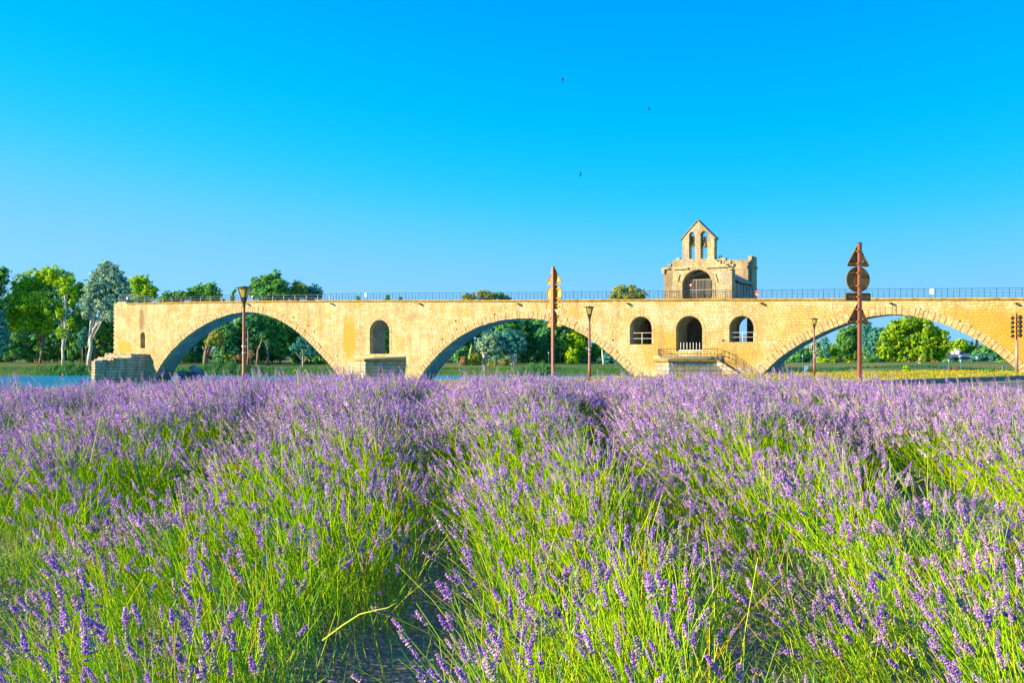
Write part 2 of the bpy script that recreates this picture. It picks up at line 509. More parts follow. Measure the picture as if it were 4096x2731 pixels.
def slab(polys, t0, t1):
    """flat (s,z) outline with holes, given thickness from t0 to t1"""
    cu = bpy.data.curves.new('tmp', 'CURVE'); cu.dimensions = '2D'; cu.fill_mode = 'BOTH'
    for P in polys:
        s_ = cu.splines.new('POLY'); s_.points.add(len(P) - 1)
        for i, p in enumerate(P): s_.points[i].co = (p[0], p[1], 0, 1)
        s_.use_cyclic_u = True
    cu.extrude = (t1 - t0) / 2
    o = bpy.data.objects.new('tmp', cu); COL.objects.link(o)
    me = bpy.data.meshes.new_from_object(o)
    COL.objects.unlink(o); bpy.data.objects.remove(o); bpy.data.curves.remove(cu)
    vs = [(v.co.x, v.co.z + (t0 + t1) / 2, v.co.y) for v in me.vertices]
    fs_ = [tuple(p.vertices) for p in me.polygons]
    bpy.data.meshes.remove(me)
    mb = MB().add(vs, fs_)
    return mb

def slab_obj(name, polys, t0, t1, mat, parent):
    mb = slab(polys, t0, t1)
    me = bpy.data.meshes.new(name); me.from_pydata(mb.v, [], mb.f)
    bm = bmesh.new(); bm.from_mesh(me)
    bmesh.ops.remove_doubles(bm, verts=bm.verts, dist=0.001)
    bmesh.ops.recalc_face_normals(bm, faces=bm.faces); bm.to_mesh(me); bm.free()
    return link(name, me, mat, parent)

A1 = [(640,1466),(650.5,1451.5),(685,1405.6),(727,1363.5),(788,1317.6),(842,1287),(900,1262),(935,1252.5),(975.5,1248),(1029,1250.6),(1082.7,1264),(1121,1281),(1159,1304),(1197.5,1331),(1235.7,1365.4),(1274,1405.6),(1312,1449.6),(1350.5,1493.6)]
A2 = [(1696,1485),(1710,1467),(1733,1440),(1763.5,1405.6),(1802,1373),(1840,1346),(1897.5,1313.8),(1955,1292.7),(2012,1277.4),(2070,1272.5),(2127,1273.6),(2184.5,1281),(2253,1299),(2305,1321),(2350.7,1347),(2386,1373.5),(2421,1401.6),(2456,1429.7),(2491,1461),(2519,1487.6)]
A3 = [(3063,1483.7),(3092,1451),(3126,1424.4),(3172,1393.8),(3214,1367),(3268,1338.3),(3325,1311.6),(3382.6,1292.4),(3440,1275),(3497,1261.5),(3563,1254),(3622.8,1261),(3696,1272.7),(3752.5,1288.5),(3798,1304),(3833,1320),(3886,1344.6),(3921,1364),(3956,1388.5),(3991,1413),(4026,1441),(4057.7,1467.4),(4075,1486.7)]
def smooth_arc(A, n=48, ext=-4.0):
    P = [fs(*p) for p in A]
    s = np.array([p[0] for p in P]); z = np.array([p[1] for p in P])
    c = np.polyfit((s - s.mean()) / 15, z, 6)
    m0, m1 = s.min(), s.max()
    th = np.linspace(math.pi, 0, n)
    ss = (m0 + m1) / 2 + (m1 - m0) / 2 * np.cos(th)
    zz = np.polyval(c, (ss - s.mean()) / 15)
    out = list(zip(ss, zz))
    # carry the curve on down to the springing below the water line
    def down(p0, p1):
        dx, dz = p0[0] - p1[0], p0[1] - p1[1]
        q = []; x, zc = p0; k = dx / dz
        while zc > ext:
            zc -= 0.8; k *= 0.88; x += -0.8 * k
            q.append((x, zc))
        return q
    L = down(out[0], out[1]); Rr = down(out[-1], out[-2])
    return L[::-1] + out + Rr
ARCS = [smooth_arc(A) for A in (A1, A2, A3)]

def arched(x0, x1, ytop, ybot, t=0.0, n=14, rise=1.0):
    """arched opening from photo pixel extents"""
    s0, s1 = S(x0, t), S(x1, t)
    xm = (x0 + x1) / 2
    zt, zb = Z(xm, ytop, t), Z(xm, ybot, t)
    r = (s1 - s0) / 2
    h = r * rise
    P = [(s0, zb), (s1, zb)]
    for i in range(n + 1):
        a = math.pi * i / n
        P.append(((s0 + s1) / 2 + r * math.cos(a), zt - h + h * math.sin(a)))
    return P

TOP = [(457, 1213), (540, 1212.5), (650, 1209.5), (800, 1206.6), (1100, 1203), (1500, 1201), (2100, 1200.3), (2800, 1195.5), (3400, 1194), (4096, 1192), (4600, 1190)]
toppts = [fs(*p) for p in TOP]
def ztop(s):
    return float(np.interp(s, [p[0] for p in toppts], [p[1] for p in toppts]))
outl = [(toppts[0][0], -4.2)] + toppts + [(toppts[-1][0], -4.2)]
for A in reversed(ARCS): outl += list(reversed(A))
o_niche = arched(561.7, 580, 1328, 1392)
o_p2 = arched(1478.5, 1558, 1279, 1415)
o_left = arched(2519, 2607, 1265.5, 1377)
o_door = arched(2704, 2809, 1263, 1403.5)
o_right = arched(2917, 3015, 1263, 1368)
WB = 4.0
stains = [
    (*fs(1397, 1352), 1.6, 4.2, 0.95, (0.66, 0.33, 0.01)),
    (*fs(500, 1395), 2.6, 1.8, 0.8, (0.66, 0.36, 0.02)),
    (*fs(2640, 1400), 3.6, 3.2, 0.75, (0.62, 0.33, 0.02)),
    (*fs(2950, 1420), 5.0, 1.8, 0.7, (0.62, 0.33, 0.02)),
    (*fs(3180, 1300), 5.5, 2.4, 0.45, (0.62, 0.36, 0.03)),
    (*fs(4000, 1300), 4.6, 2.2, 0.85, (0.66, 0.32, 0.01)),
    (*fs(4090, 1380), 3.6, 3.2, 0.9, (0.66, 0.32, 0.01)),
    (*fs(3850, 1255), 3.2, 0.9, 0.7, (0.66, 0.34, 0.02)),
    (*fs(566, 1275), 0.75, 2.6, 0.75, (0.16, 0.10, 0.05)),
    (*fs(480, 1250), 1.6, 1.0, 0.35, (0.25, 0.18, 0.10)),
    (*fs(700, 1240), 2.2, 0.5, 0.4, (0.28, 0.20, 0.11)),
    (*fs(1850, 1250), 2.4, 0.8, 0.5, (0.60, 0.34, 0.04)),
    (*fs(2300, 1250), 2.0, 1.0, 0.5, (0.60, 0.34, 0.04)),
    (*fs(1250, 1390), 2.0, 1.0, 0.4, (0.60, 0.36, 0.05)),
    (*fs(3250, 1245), 3.0, 0.8, 0.5, (0.60, 0.34, 0.04)),
    (*fs(1660, 1265), 2.6, 0.7, 0.35, (0.25, 0.18, 0.10)),
]
M['stone'] = stone('bridge_stone', (0.41, 0.33, 0.12), (0.66, 0.60, 0.36), (0.35, 0.25, 0.07), stains=stains)
M['ring'] = plain('voussoir_stone', (0.43, 0.31, 0.15), 0.9, 0, 0.38, 2.2, 0.9)
M['cornice'] = plain('weathered_cornice_stone', (0.34, 0.20, 0.03), 0.9, 0, 0.35, 1.2, 0.4)
M['pier'] = stone('pier_ashlar', (0.38, 0.34, 0.23), (0.54, 0.50, 0.38), (0.16, 0.12, 0.07), row=0.55, width=1.3, grime=0.75, mort=0.05, warp=0.02)
M['chapel'] = stone('chapel_ashlar', (0.41, 0.33, 0.14), (0.57, 0.50, 0.28), (0.28, 0.20, 0.08), row=0.34, width=0.9, grime=0.8, mort=0.02, warp=0.03, stain_col=(0.36, 0.26, 0.10))
M['dark'] = plain('shaded_plaster', (0.17, 0.13, 0.08), 0.95, 0, 0.2, 0.8)  # interior shade put into a darkened plaster colour
M['pave'] = plain('deck_paving', (0.40, 0.34, 0.22), 0.9, 0, 0.2, 0.8)

bridge = thing('bridge', 'long yellow stone bridge with three wide arches ending in the river', 'bridge', BASE, -R(BETA))
M['soffit'] = stone('shade_tinted_arch_stone', (0.24, 0.29, 0.21), (0.38, 0.41, 0.30), (0.13, 0.15, 0.11), stain_col=(0.24, 0.22, 0.10), grime=0.6)  # cool shade under the arches put into a greyer stone colour
M['side'] = stone('shade_tinted_side_ashlar', (0.36, 0.36, 0.33), (0.50, 0.49, 0.44), (0.22, 0.21, 0.18), stain_col=(0.30, 0.26, 0.18), row=0.34, width=0.9, grime=0.7, mort=0.02, warp=0.03)  # greyer copy of the ashlar, with the side's bluish shade in its colour
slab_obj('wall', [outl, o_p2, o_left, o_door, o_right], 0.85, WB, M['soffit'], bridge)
slab_obj('facing', [outl, o_niche, o_p2, o_left, o_door, o_right], 0.0, 0.847, M['stone'], bridge)

# irregular quoins at the broken left end
q = MB(); s0 = toppts[0][0]
z = -3.0
k = 0
while z < ztop(s0) - 0.5:
    h = random.uniform(0.35, 0.5); 
    if k % 2 == 0: q.box((s0 - 0.16, 0.6, z + h / 2), (0.30, 1.1, h * 0.9))
    z += h; k += 1
q.box((S(482), 1.1, ztop(S(482)) + 0.12), (2.6, 1.8, 0.3))
q.build('quoins', M['stone'], bridge)

def voussoirs(mb, P, thick, t0, t1, proud=0.05, step=0.85, inner=-0.03, jitter=0.04):
    P = [Vector((p[0], 0, p[1])) for p in P]
    L = [0]
    for i in range(1, len(P)): L.append(L[-1] + (P[i] - P[i - 1]).length)
    tot = L[-1]; n = max(5, int(tot / step))
    def ev(d):
        d = min(max(d, 0), tot)
        for i in range(1, len(P)):
            if L[i] >= d:
                u = (d - L[i - 1]) / max(1e-6, L[i] - L[i - 1]); p = P[i - 1].lerp(P[i], u); tn = (P[i] - P[i - 1]).normalized()
                return p, Vector((-tn.z, 0, tn.x))
        return P[-1], Vector((0, 0, 1))
    d = 0
    cuts = [0]
    while d < tot - step * 0.6:
        d += step * random.uniform(0.7, 1.3); cuts.append(min(d, tot))
    if cuts[-1] < tot: cuts.append(tot)
    for a, b_ in zip(cuts[:-1], cuts[1:]):
        g = 0.035
        if b_ - a < 0.1: continue
        (p, n0), (r_, n1) = ev(a + g), ev(b_ - g)
        (pm, nm) = ev((a + b_) / 2)
        ti = inner + random.uniform(-jitter, jitter) * 0.4; to = thick + random.uniform(-jitter, jitter) * 1.5
        pf = t0 - proud - random.uniform(0, jitter)
        pts = [p + n0 * ti, pm + nm * ti, r_ + n1 * ti, r_ + n1 * to, pm + nm * to, p + n0 * to]
        vs = [(v.x, pf, v.z) for v in pts] + [(v.x, t1, v.z) for v in pts]
        mb.add(vs, [(0, 1, 2, 3, 4, 5), (11, 10, 9, 8, 7, 6)] + [(i, (i + 1) % 6, 6 + (i + 1) % 6, 6 + i) for i in range(6)])
for i, A in enumerate(ARCS):
    mb = MB(); voussoirs(mb, A, 0.98, 0.0, 0.55, 0.07, 0.62, -0.035, 0.085)
    mb.build('arch_ring', M['ring'], bridge)
for P in (o_p2, o_left, o_door, o_right):
    mb = MB(); voussoirs(mb, list(reversed(P[1:])) if False else P[1:][::-1], 0.42, 0.0, 0.3, 0.03, 0.42, 0.015, 0.01)
    mb.build('opening_surround', M['ring'], bridge)

# cornice of long slabs
mb = MB()
s = toppts[0][0] + 4.0; send = toppts[-1][0]
while s < send:
    L = random.uniform(1.4, 2.6); e = min(s + L - 0.03, send)
    j = random.uniform(-0.012, 0.012)
    vs = []
    for (ss, zz) in ((s, ztop(s)), (e, ztop(e))):
        vs += [(ss, -0.22 + j, zz + 0.03 + j), (ss, -0.22 + j, zz - 0.17), (ss, -0.02, zz - 0.30), (ss, 0.5, zz - 0.30), (ss, 0.5, zz + 0.03 + j)]
    mb.add(vs, [(0, 1, 2, 3, 4), (9, 8, 7, 6, 5)] + [(i, 5 + i, 5 + (i + 1) % 5, (i + 1) % 5) for i in range(5)])
    s += L
mb.build('cornice', M['cornice'], bridge)
# little drain spouts
for px in (995, 1330, 1682, 2075, 2512, 3046, 3562, 3640 + 420):
    s_, z_ = fs(px, 1216)
    MB().box((s_, -0.35, ztop(s_) - 0.55), (0.28, 0.8, 0.2), 0, 0.8).build('drain_spout', M['cornice'], bridge)
M['hole'] = plain('hole_shade', (0.03, 0.02, 0.01), 1.0)
# putlog holes and stone pockets: thin dark plates painted as their inner shade
for px, py in ((1175,1270),(1233,1302),(1257,1326),(1349,1424),(1979,1256.5),(1823,1282.6),(1828,1318),(1769,1357.5),(2452,1360),(2894,1362)):
    s_, z_ = fs(px, py); MB().box((s_, -0.006, z_), (0.24, 0.02, 0.26)).build('putlog_hole', M['hole'], bridge)

# piers with pointed cutwaters
def pier(poly, zt, zb=-4.2, cap=0.35, capz=0.32, name='cutwater', slope=0.0):
    o = MB().prism(poly, zb, zt - capz).build(name, M['pier'], bridge)
    cx = sum(p[0] for p in poly) / len(poly); cy = sum(p[1] for p in poly) / len(poly)
    cp = []
    for p in poly:
        if p[1] > -0.05: cp.append((p[0] + (cap * (1 if p[0] > cx else -1)), p[1]))
        else:
            d = Vector((p[0] - cx, p[1] - cy)).normalized(); cp.append((p[0] + d.x * cap, p[1] + d.y * cap))
    if cap:
        c = MB().prism(cp, zt - capz, zt).build('coping', M['cornice'], o)
        top = [((p[0] - cx) * 0.5 + cx, p[1] * 0.25 - 0.01 if p[1] < -0.05 else p[1]) for p in cp]
        MB().prism(cp, zt + 0.002, zt + 0.42, [(p[0], min(p[1] * 0.4, -0.01)) for p in cp]).build('capping_slope', M['pave'], o)
    return o
t2 = -4.6
pier([(S(1424), -0.0), (S(1461, t2), t2), (S(1618), 0.0)], Z(1500, 1436, -2))
t3 = -4.4
z3 = Z(2760, 1436, -2)
pier([(S(2622), 0.0), (S(2640, -2.4), -2.4), (S(2675, t3), t3), (S(2888), 0.0)], z3)
# end pier, stepped
p1 = thing('x', None, None, (0, 0, 0)) if False else None
ze = [Z(560, 1417, -1.5), Z(490, 1432, -4), Z(405, 1442, -6.5)]
sR0, tipT = S(600), -8.6
tip = (S(380, tipT), tipT)
lA, lB, lC = S(418, -3.0), S(388, -5.8), S(366, tipT)
def edge(t):     # right flank of the end pier
    u = t / tipT; return sR0 + (tip[0] - sR0) * u
sl0 = toppts[0][0] - 0.2
cut = MB()
e0 = MB().prism([(sl0, 0.0), (lA, -3.0), (edge(-3.0), -3.0), (edge(0), 0.0)], -4.2, ze[0]).build('cutwater', M['pier'], bridge)
MB().prism([(lA, -3.003), (lB, -5.8), (edge(-5.8), -5.8), (edge(-3.003), -3.003)], -4.2, ze[1]).build('cutwater_step', M['pier'], e0)
MB().prism([(lB, -5.803), (lC, tipT), tip, (edge(-5.803), -5.803)], -4.2, ze[2]).build('cutwater_step', M['pier'], e0)
mb = MB()
for i in range(150):
    t = random.uniform(-7.6, -0.3); 
    zz = ze[0] if t > -3 else ze[1] if t > -5.8 else ze[2]
    s_ = random.uniform(float(np.interp(t, [-8.6, -5.8, -3, 0], [lC, lB, lA, sl0])) + 0.3, edge(t) - 0.3)
    r = random.uniform(0.12, 0.3)
    mb.rock((s_, t, zz + r * 0.3), (r * 1.3, r, r * 0.7), i)
tag(mb.build('rubble', plain('pale_rubble', (0.60, 0.50, 0.36), 0.9, 0, 0.35, 3.0), e0), kind='stuff')
# far-side cutwaters
for (a_, b_) in ((1424, 1618), (2622, 2888)):
    sa, sb = S(a_), S(b_)
    MB().prism([(sa, WB + 0.003), (sb, WB + 0.003), ((sa + sb) / 2, WB + 5)], -4.2, 0.6).build('cutwater', M['pier'], bridge)
# weeds on pier tops
def tuft_cloud(mb, c, r, n, size):
    for i in range(n):
        d = Vector((random.gauss(0, 1), random.gauss(0, 1), random.gauss(0, 1))).normalized() * random.random() ** 0.4
        p = Vector(c) + Vector((d.x * r[0], d.y * r[1], abs(d.z) * r[2]))
        a = Vector((random.gauss(0, 1), random.gauss(0, 1), random.gauss(0, 1))).normalized() * size
        b2 = a.cross(Vector((random.random(), random.random(), 1))).normalized() * size
        mb.add([p - a, p - b2 * 0.5, p + a, p + b2 * 0.5], [(0, 1, 2, 3)])

# ---------------------------------------------------------------- chapel
CT = 0.55
chapel = thing('chapel', 'ruined stone chapel with a double bell gable standing on the bridge', 'chapel', BASE, -R(BETA))
def c8(u, v, t=CT): return fs(2620 + u / 4.3545, 860 + v / 4.3545, t)
dk = ztop(S(2790)) - 0.1
front = [c8(155, 1462), c8(155, 935), c8(235, 930), c8(235, 890), c8(300, 888), c8(300, 826), c8(375, 825), c8(375, 782), c8(470, 770),
         c8(590, 766), c8(700, 764), c8(1030, 770), c8(1082, 782), c8(1082, 815), c8(1135, 817), c8(1135, 850), c8(1240, 852), c8(1240, 886), c8(1290, 888), c8(1290, 935), c8(1340, 935), c8(1340, 1462)]
front = [(p[0], max(p[1], dk)) for p in front]
front[0] = (front[0][0], dk); front[-1] = (front[-1][0], dk)
def arched_c(u0, u1, v0, v1, t=CT): return arched(2620 + u0 / 4.3545, 2620 + u1 / 4.3545, 860 + v0 / 4.3545, 860 + v1 / 4.3545, t)
portal = arched_c(474, 1000, 950, 1455)
slab_obj('front_wall', [front, [(p[0], max(p[1], dk + 0.05)) for p in portal]], CT, CT + 1.3, M['chapel'], chapel)
mb = MB(); voussoirs(mb, portal[1:][::-1], 0.40, CT, CT + 0.3, 0.05, 0.36, 0.01, 0.015); mb.build('portal_arch', M['ring'], chapel)
# remains of the old vault ribs on the facade
mb = MB()
for (u0, v0, sg) in ((430, 1100, -1), (1050, 1100, 1)):
    P = []
    for i in range(7):
        a = math.pi / 2 * i / 6
        P.append(c8(u0 + sg * (-1) * (-55 + 110 * math.sin(a) * 0.9) * -1 * 0.5, v0 - 95 * math.cos(a) * 1.0 + (50 if i > 4 else 0)))
    P = [c8(u0 - sg * 35 * math.cos(math.pi / 2 * i / 6) + sg * 35, v0 + 60 - 130 * math.cos(math.pi / 2 * i / 6) ** 1.0) for i in range(7)]
    MB().tube([(p[0], CT - 0.05, p[1]) for p in P], 0.12, 6).build('rib_remain', M['ring'], chapel)
# string course
mb = MB()
for (u0, u1, v) in ((130, 255, 936), (330, 590, 935), (900, 1290, 905), (1290, 1352, 935)):
    a_, b_ = c8(u0, v), c8(u1, v)
    MB().box(((a_[0] + b_[0]) / 2, CT - 0.12, (a_[1] + b_[1]) / 2), (b_[0] - a_[0], 0.34, 0.2)).build('string_course', M['ring'], chapel)
mb.box((c8(152, 970)[0], CT - 0.1, c8(152, 985)[1]), (0.35, 0.3, 0.55), 0, 1.2)
mb.build('corbel', M['ring'], chapel)
# broken stones on the steps of the gable
mb = MB()
for (u, v) in ((320, 850), (345, 800), (400, 770), (250, 880), (1100, 790), (1160, 760), (1190, 765), (1270, 820), (1320, 868), (1300, 900), (1150, 830), (520, 775), (560, 800)):
    p = c8(u, v); MB().box((p[0], CT + random.uniform(0.2, 0.9), p[1]), (random.uniform(0.35, 0.7), random.uniform(0.4, 0.8), random.uniform(0.3, 0.45)), random.uniform(-0.2, 0.2)).build('broken_stone', M['chapel'], chapel)
# bell gable
gb = CT + 0.05
bell = [c8(475, 790, gb), c8(475, 410, gb), c8(738, 100, gb), c8(1034, 385, gb), c8(1030, 790, gb)]
b1 = arched_c(590, 694, 292, 766, gb); b2 = arched_c(792, 912, 280, 757, gb)
slab_obj('bell_gable', [bell, b1, b2], gb + 0.003, gb + 1.05, M['chapel'], chapel)
rf = MB()
ap = c8(740, 82, gb)
for e in (c8(448, 418, gb), c8(1062, 398, gb)):
    vs = []
    for (p, q) in ((ap, 0.0), (e, 0.0)):
        vs += [(p[0], gb - 0.12, p[1]), (p[0], gb + 1.18, p[1]), (p[0], gb + 1.18, p[1] - 0.17), (p[0], gb - 0.12, p[1] - 0.17)]
    rf.add(vs, [(0, 1, 2, 3), (7, 6, 5, 4), (0, 4, 5, 1), (1, 5, 6, 2), (2, 6, 7, 3), (3, 7, 4, 0)])
rf.build('gable_roof', plain('stone_roof_slab', (0.22, 0.19, 0.15), 0.85, 0, 0.3, 3.0), chapel)
for (u, v, k) in ((664, 455, 0.95), (872, 462, 1.1)):
    p = c8(u, v, gb + 0.7)
    bl = MB().lathe([(0.05, 0.02), (0.16 * k, 0.0), (0.2 * k, -0.12 * k), (0.24 * k, -0.38 * k), (0.3 * k, -0.55 * k), (0.38 * k, -0.66 * k), (0.35 * k, -0.66 * k), (0.1, -0.3)], (p[0], gb + 0.7, p[1])).build('bell', M['bronze'], chapel, True)
    MB().tube([(p[0], gb + 0.7, p[1] - 0.3 * k), (p[0], gb + 0.7, p[1] - 0.82 * k)], 0.035, 6).build('clapper', M['iron'], bl)
    yk = MB().box((p[0], gb + 0.7, p[1] + 0.32), (0.3, 0.35, 0.62)).box((p[0], gb + 0.7, p[1] + 0.1), (1.05, 0.16, 0.16))
    yk.build('headstock', plain('weathered_oak', (0.12, 0.09, 0.07), 0.8), bl)
# portal gate of iron bars
g = MB(); gt = CT + 0.9
zb = dk + 0.05
sg0, sg1 = c8(530, 0, gt)[0], c8(1000, 0, gt)[0]
zg = c8(750, 1130, gt)[1]
n = 19
for i in range(n + 1):
    s_ = sg0 + (sg1 - sg0) * i / n
    g.tube([(s_, gt, zb), (s_, gt, zg + 0.12)], 0.055 if i in (2, 8, 16) else 0.032, 5)
for zz in (zg, (zg + zb) / 2, zb + 0.1): g.box(((sg0 + sg1) / 2, gt, zz), (sg1 - sg0, 0.06, 0.06))
g.build('gate', M['greyiron'], chapel)
p = c8(622, 1220, gt - 0.1)
o = MB().lathe([(0.0, 0), (0.17, 0), (0.17, 0.02), (0.0, 0.02)], (0, 0, 0), 16, False).build('notice', M['red'], chapel); o.location = (p[0], gt - 0.1, p[1]); o.rotation_euler = (R(90), 0, 0)
o2 = MB().lathe([(0.0, 0), (0.1, 0), (0.1, 0.02), (0.0, 0.02)], (0, 0, 0), 12, False).build('notice_centre', M['white'], o); o2.location = (0, 0, 0.012)
# nave: side walls, rear cross wall, floor, roof
sL, sR = c8(155, 0)[0] + 0.25, c8(1340, 0)[0]
tB = 9.2
zE = Z(2966, 1133, 4.0)             # eaves
mb = MB()
mb.box((sR - 0.4, (CT + 1.3 + tB) / 2, (dk + zE) / 2), (0.8, tB - CT - 1.306, zE - dk))
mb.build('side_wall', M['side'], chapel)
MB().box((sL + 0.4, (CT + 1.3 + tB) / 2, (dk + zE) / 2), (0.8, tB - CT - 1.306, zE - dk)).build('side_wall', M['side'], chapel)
mb = MB()
for i in range(6):
    t = CT + 1.9 + i * 1.25
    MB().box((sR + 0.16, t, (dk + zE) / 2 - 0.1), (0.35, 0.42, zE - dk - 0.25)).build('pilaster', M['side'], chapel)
# cross wall standing higher than the roof at the back
zt1 = c8(1250, 765, tB)[1]; zt2 = c8(1660, 780, tB)[1]
sw1 = S(2620 + 1655 / 4.3545, tB)
cw = [(sL + 1.2, dk), (sL + 1.2, zt1 - 0.4), (sL + 3.0, zt1), (sw1 - 0.1, zt2), (sw1 - 0.1, dk)]
slab_obj('cross_wall', [cw], tB, tB + 1.1, M['chapel'], chapel)
zt3 = c8(1665, 715, tB)[1]
MB().box((sw1 + 0.05, tB + 0.95, (dk + zt3) / 2), (0.5, 2.3, zt3 - dk)).box((sw1 + 0.2, tB + 1.3, zt3 - 1.5), (0.6, 1.2, 0.3)).build('buttress', M['chapel'], chapel)
MB().box(((sL + sR) / 2, tB + 2.2, (dk + zE) / 2), (sR - sL - 0.8, 2.2, zE - dk)).build('apse', M['chapel'], chapel)
sm = (sL + sR) / 2 + 1.4
zr = Z(2620 + 1350 / 4.35, 860 + 905 / 4.35, CT + 1.4)
r_ = MB()
for (e, kk) in ((sR + 0.55, 1), (sL - 0.3, -1)):
    for i in range(9):
        u0, u1 = i / 9, (i + 1) / 9
        x0, x1 = sm + (e - sm) * u0, sm + (e - sm) * u1
        z0, z1 = zr + (zE + 0.1 - zr) * u0, zr + (zE + 0.1 - zr) * u1
        lip = 0.07
        r_.add([(x0, CT + 1.31, z0 + lip), (x0, tB - 0.01, z0 + lip), (x1, tB - 0.01, z1 + lip), (x1, CT + 1.31, z1 + lip),
                (x0, CT + 1.31, z0 - 0.12), (x0, tB - 0.01, z0 - 0.12), (x1, tB - 0.01, z1 - 0.1), (x1, CT + 1.31, z1 - 0.1)],
               [(0, 1, 2, 3), (7, 6, 5, 4), (0, 3, 7, 4), (3, 2, 6, 7), (2, 1, 5, 6), (1, 0, 4, 5)])
r_.build('roof', plain('lauze_roof_stone', (0.26, 0.26, 0.25), 0.85, 0, 0.35, 2.0, 0.4), chapel)
sc_p = [c8(430, 1462), c8(430, 930), c8(1045, 930), c8(1045, 1462)]
sc_p = [(q[0], max(q[1], dk + 0.02)) for q in sc_p]
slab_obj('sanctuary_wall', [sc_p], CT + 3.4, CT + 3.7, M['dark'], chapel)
vp = [(q[0] * 1.0, q[1]) for q in portal]
vo_ = [(q[0] + (0.25 if q[0] > (sL + sR) / 2 else -0.25), q[1] + (0.25 if q[1] > dk + 0.3 else -0.04)) for q in portal]
slab_obj('vault', [vo_, [(q[0], max(q[1], dk + 0.03)) for q in vp]], CT + 1.303, CT + 3.397, M['chapel'], chapel)
mb = MB(); tuft_cloud(mb, (c8(1105, 740)[0], CT + 0.8, c8(1105, 745)[1]), (0.35, 0.3, 0.55), 60, 0.09)
me_ = mb
tuftm = plain('weed_leaf', (0.10, 0.26, 0.05), 0.8)
mb.build('weed', tuftm, chapel)

# lower storey under the chapel, hollow behind the three openings
low = MB(); zl = Z(2800, 1405)
sA, sB = S(2490), S(3045)
tE = 10.5
low.box((sA + 0.5, (WB + tE) / 2, (-4.2 + dk) / 2), (1.0, tE - WB - 0.006, dk + 4.2 - 0.02))
low.box((sB - 0.5, (WB + tE) / 2, (-4.2 + dk) / 2), (1.0, tE - WB - 0.006, dk + 4.2 - 0.02))
low.box(((sA + sB) / 2, (WB + tE) / 2, dk - 0.32), (sB - sA - 2.01, tE - WB - 0.01, 0.6))
low.box(((sA + sB) / 2, (WB + tE) / 2, (zl - 4.2) / 2), (sB - sA - 2.01, tE - WB - 0.01, zl + 4.2))
low.build('lower_storey', M['pier'], chapel)
sc1, sc2 = S(2945, 9), S(2965, 9)
hole = [(sc1, zl + 0.4), (sc2 + 0.6, zl + 0.4), (sc2 + 0.6, dk - 1.6), (sc2 - .6, dk - 1.1), (sc1, dk - 1.6)]
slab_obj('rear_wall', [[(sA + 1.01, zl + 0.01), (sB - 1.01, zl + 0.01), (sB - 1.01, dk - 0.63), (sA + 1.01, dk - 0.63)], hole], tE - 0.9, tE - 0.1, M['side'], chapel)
mb = MB()
for px in (2645, 2730, 2870, 2940):
    s_ = S(px, 6.5); MB().lathe([(0.34, zl), (0.34, zl + 0.3), (0.25, zl + 0.4), (0.25, dk - 1.5), (0.38, dk - 1.2), (0.38, dk - 0.63)], (s_, 6.5, 0), 10).build('column', M['pier'], chapel)
# inner ribbed side of room
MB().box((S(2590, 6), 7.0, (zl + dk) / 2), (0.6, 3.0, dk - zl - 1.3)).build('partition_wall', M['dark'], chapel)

# ---------------------------------------------------------------- railings
def rail_posts():
    out = []
    s = toppts[0][0] + 1.6
    while s < S(4110): out.append(s); s += 1.28
    return out
PS = rail_posts()
rl = thing('railing', 'thin dark iron railing running along the top of the bridge', 'railing', BASE, -R(BETA))
HR = 1.13
postm = None; shortm = None
def rail_skip(s): return False
NF = len(PS) - 98
pm1, pm2 = MB(), MB()
for s in PS[:NF]:
    z_ = ztop(s); pm1.tube([(s, 0.25, z_), (s, 0.25, z_ + HR)], 0.028, 5).rock((s, 0.25, z_ + HR), (0.06, 0.06, 0.045))
    s2 = s + 0.64; z_ = ztop(s2); pm2.tube([(s2, 0.25, z_), (s2, 0.25, z_ + HR * 0.78)], 0.02, 5)
tag(pm1.build('far_posts', M['iron'], rl), kind='stuff'); tag(pm2.build('far_short_posts', M['iron'], rl), kind='stuff')
for i, s in enumerate(PS[NF:]):
    if postm is None:
        o = MB().tube([(0, 0, 0), (0, 0, HR)], 0.028, 6).rock((0, 0, HR), (0.06, 0.06, 0.045)).rock((0, 0, HR * 0.52), (0.055, 0.055, 0.045)).build('post', M['iron'], rl)
        postm = o.data
    else:
        o = link('post', postm, None, rl)
    o.location = (s, 0.25, ztop(s))
    if shortm is None:
        o = MB().tube([(0, 0, 0), (0, 0, HR * 0.78)], 0.02, 6).rock((0, 0, HR * 0.78), (0.05, 0.05, 0.035)).rock((0, 0, HR * 0.3), (0.05, 0.05, 0.035)).build('short_post', M['iron'], rl)
        shortm = o.data
    else:
        o = link('short_post', shortm, None, rl)
    s2 = s + 0.64
    o.location = (s2, 0.25, ztop(s2))
for k, r in ((1.0, 0.024), (0.78, 0.016), (0.52, 0.016), (0.26, 0.016)):
    pts = [(s, 0.25, ztop(s) + HR * k) for s in PS] + [(S(4130), 0.25, ztop(S(4130)) + HR * k)]
    MB().tube(pts, r, 5).build('rail', M['iron'], rl)
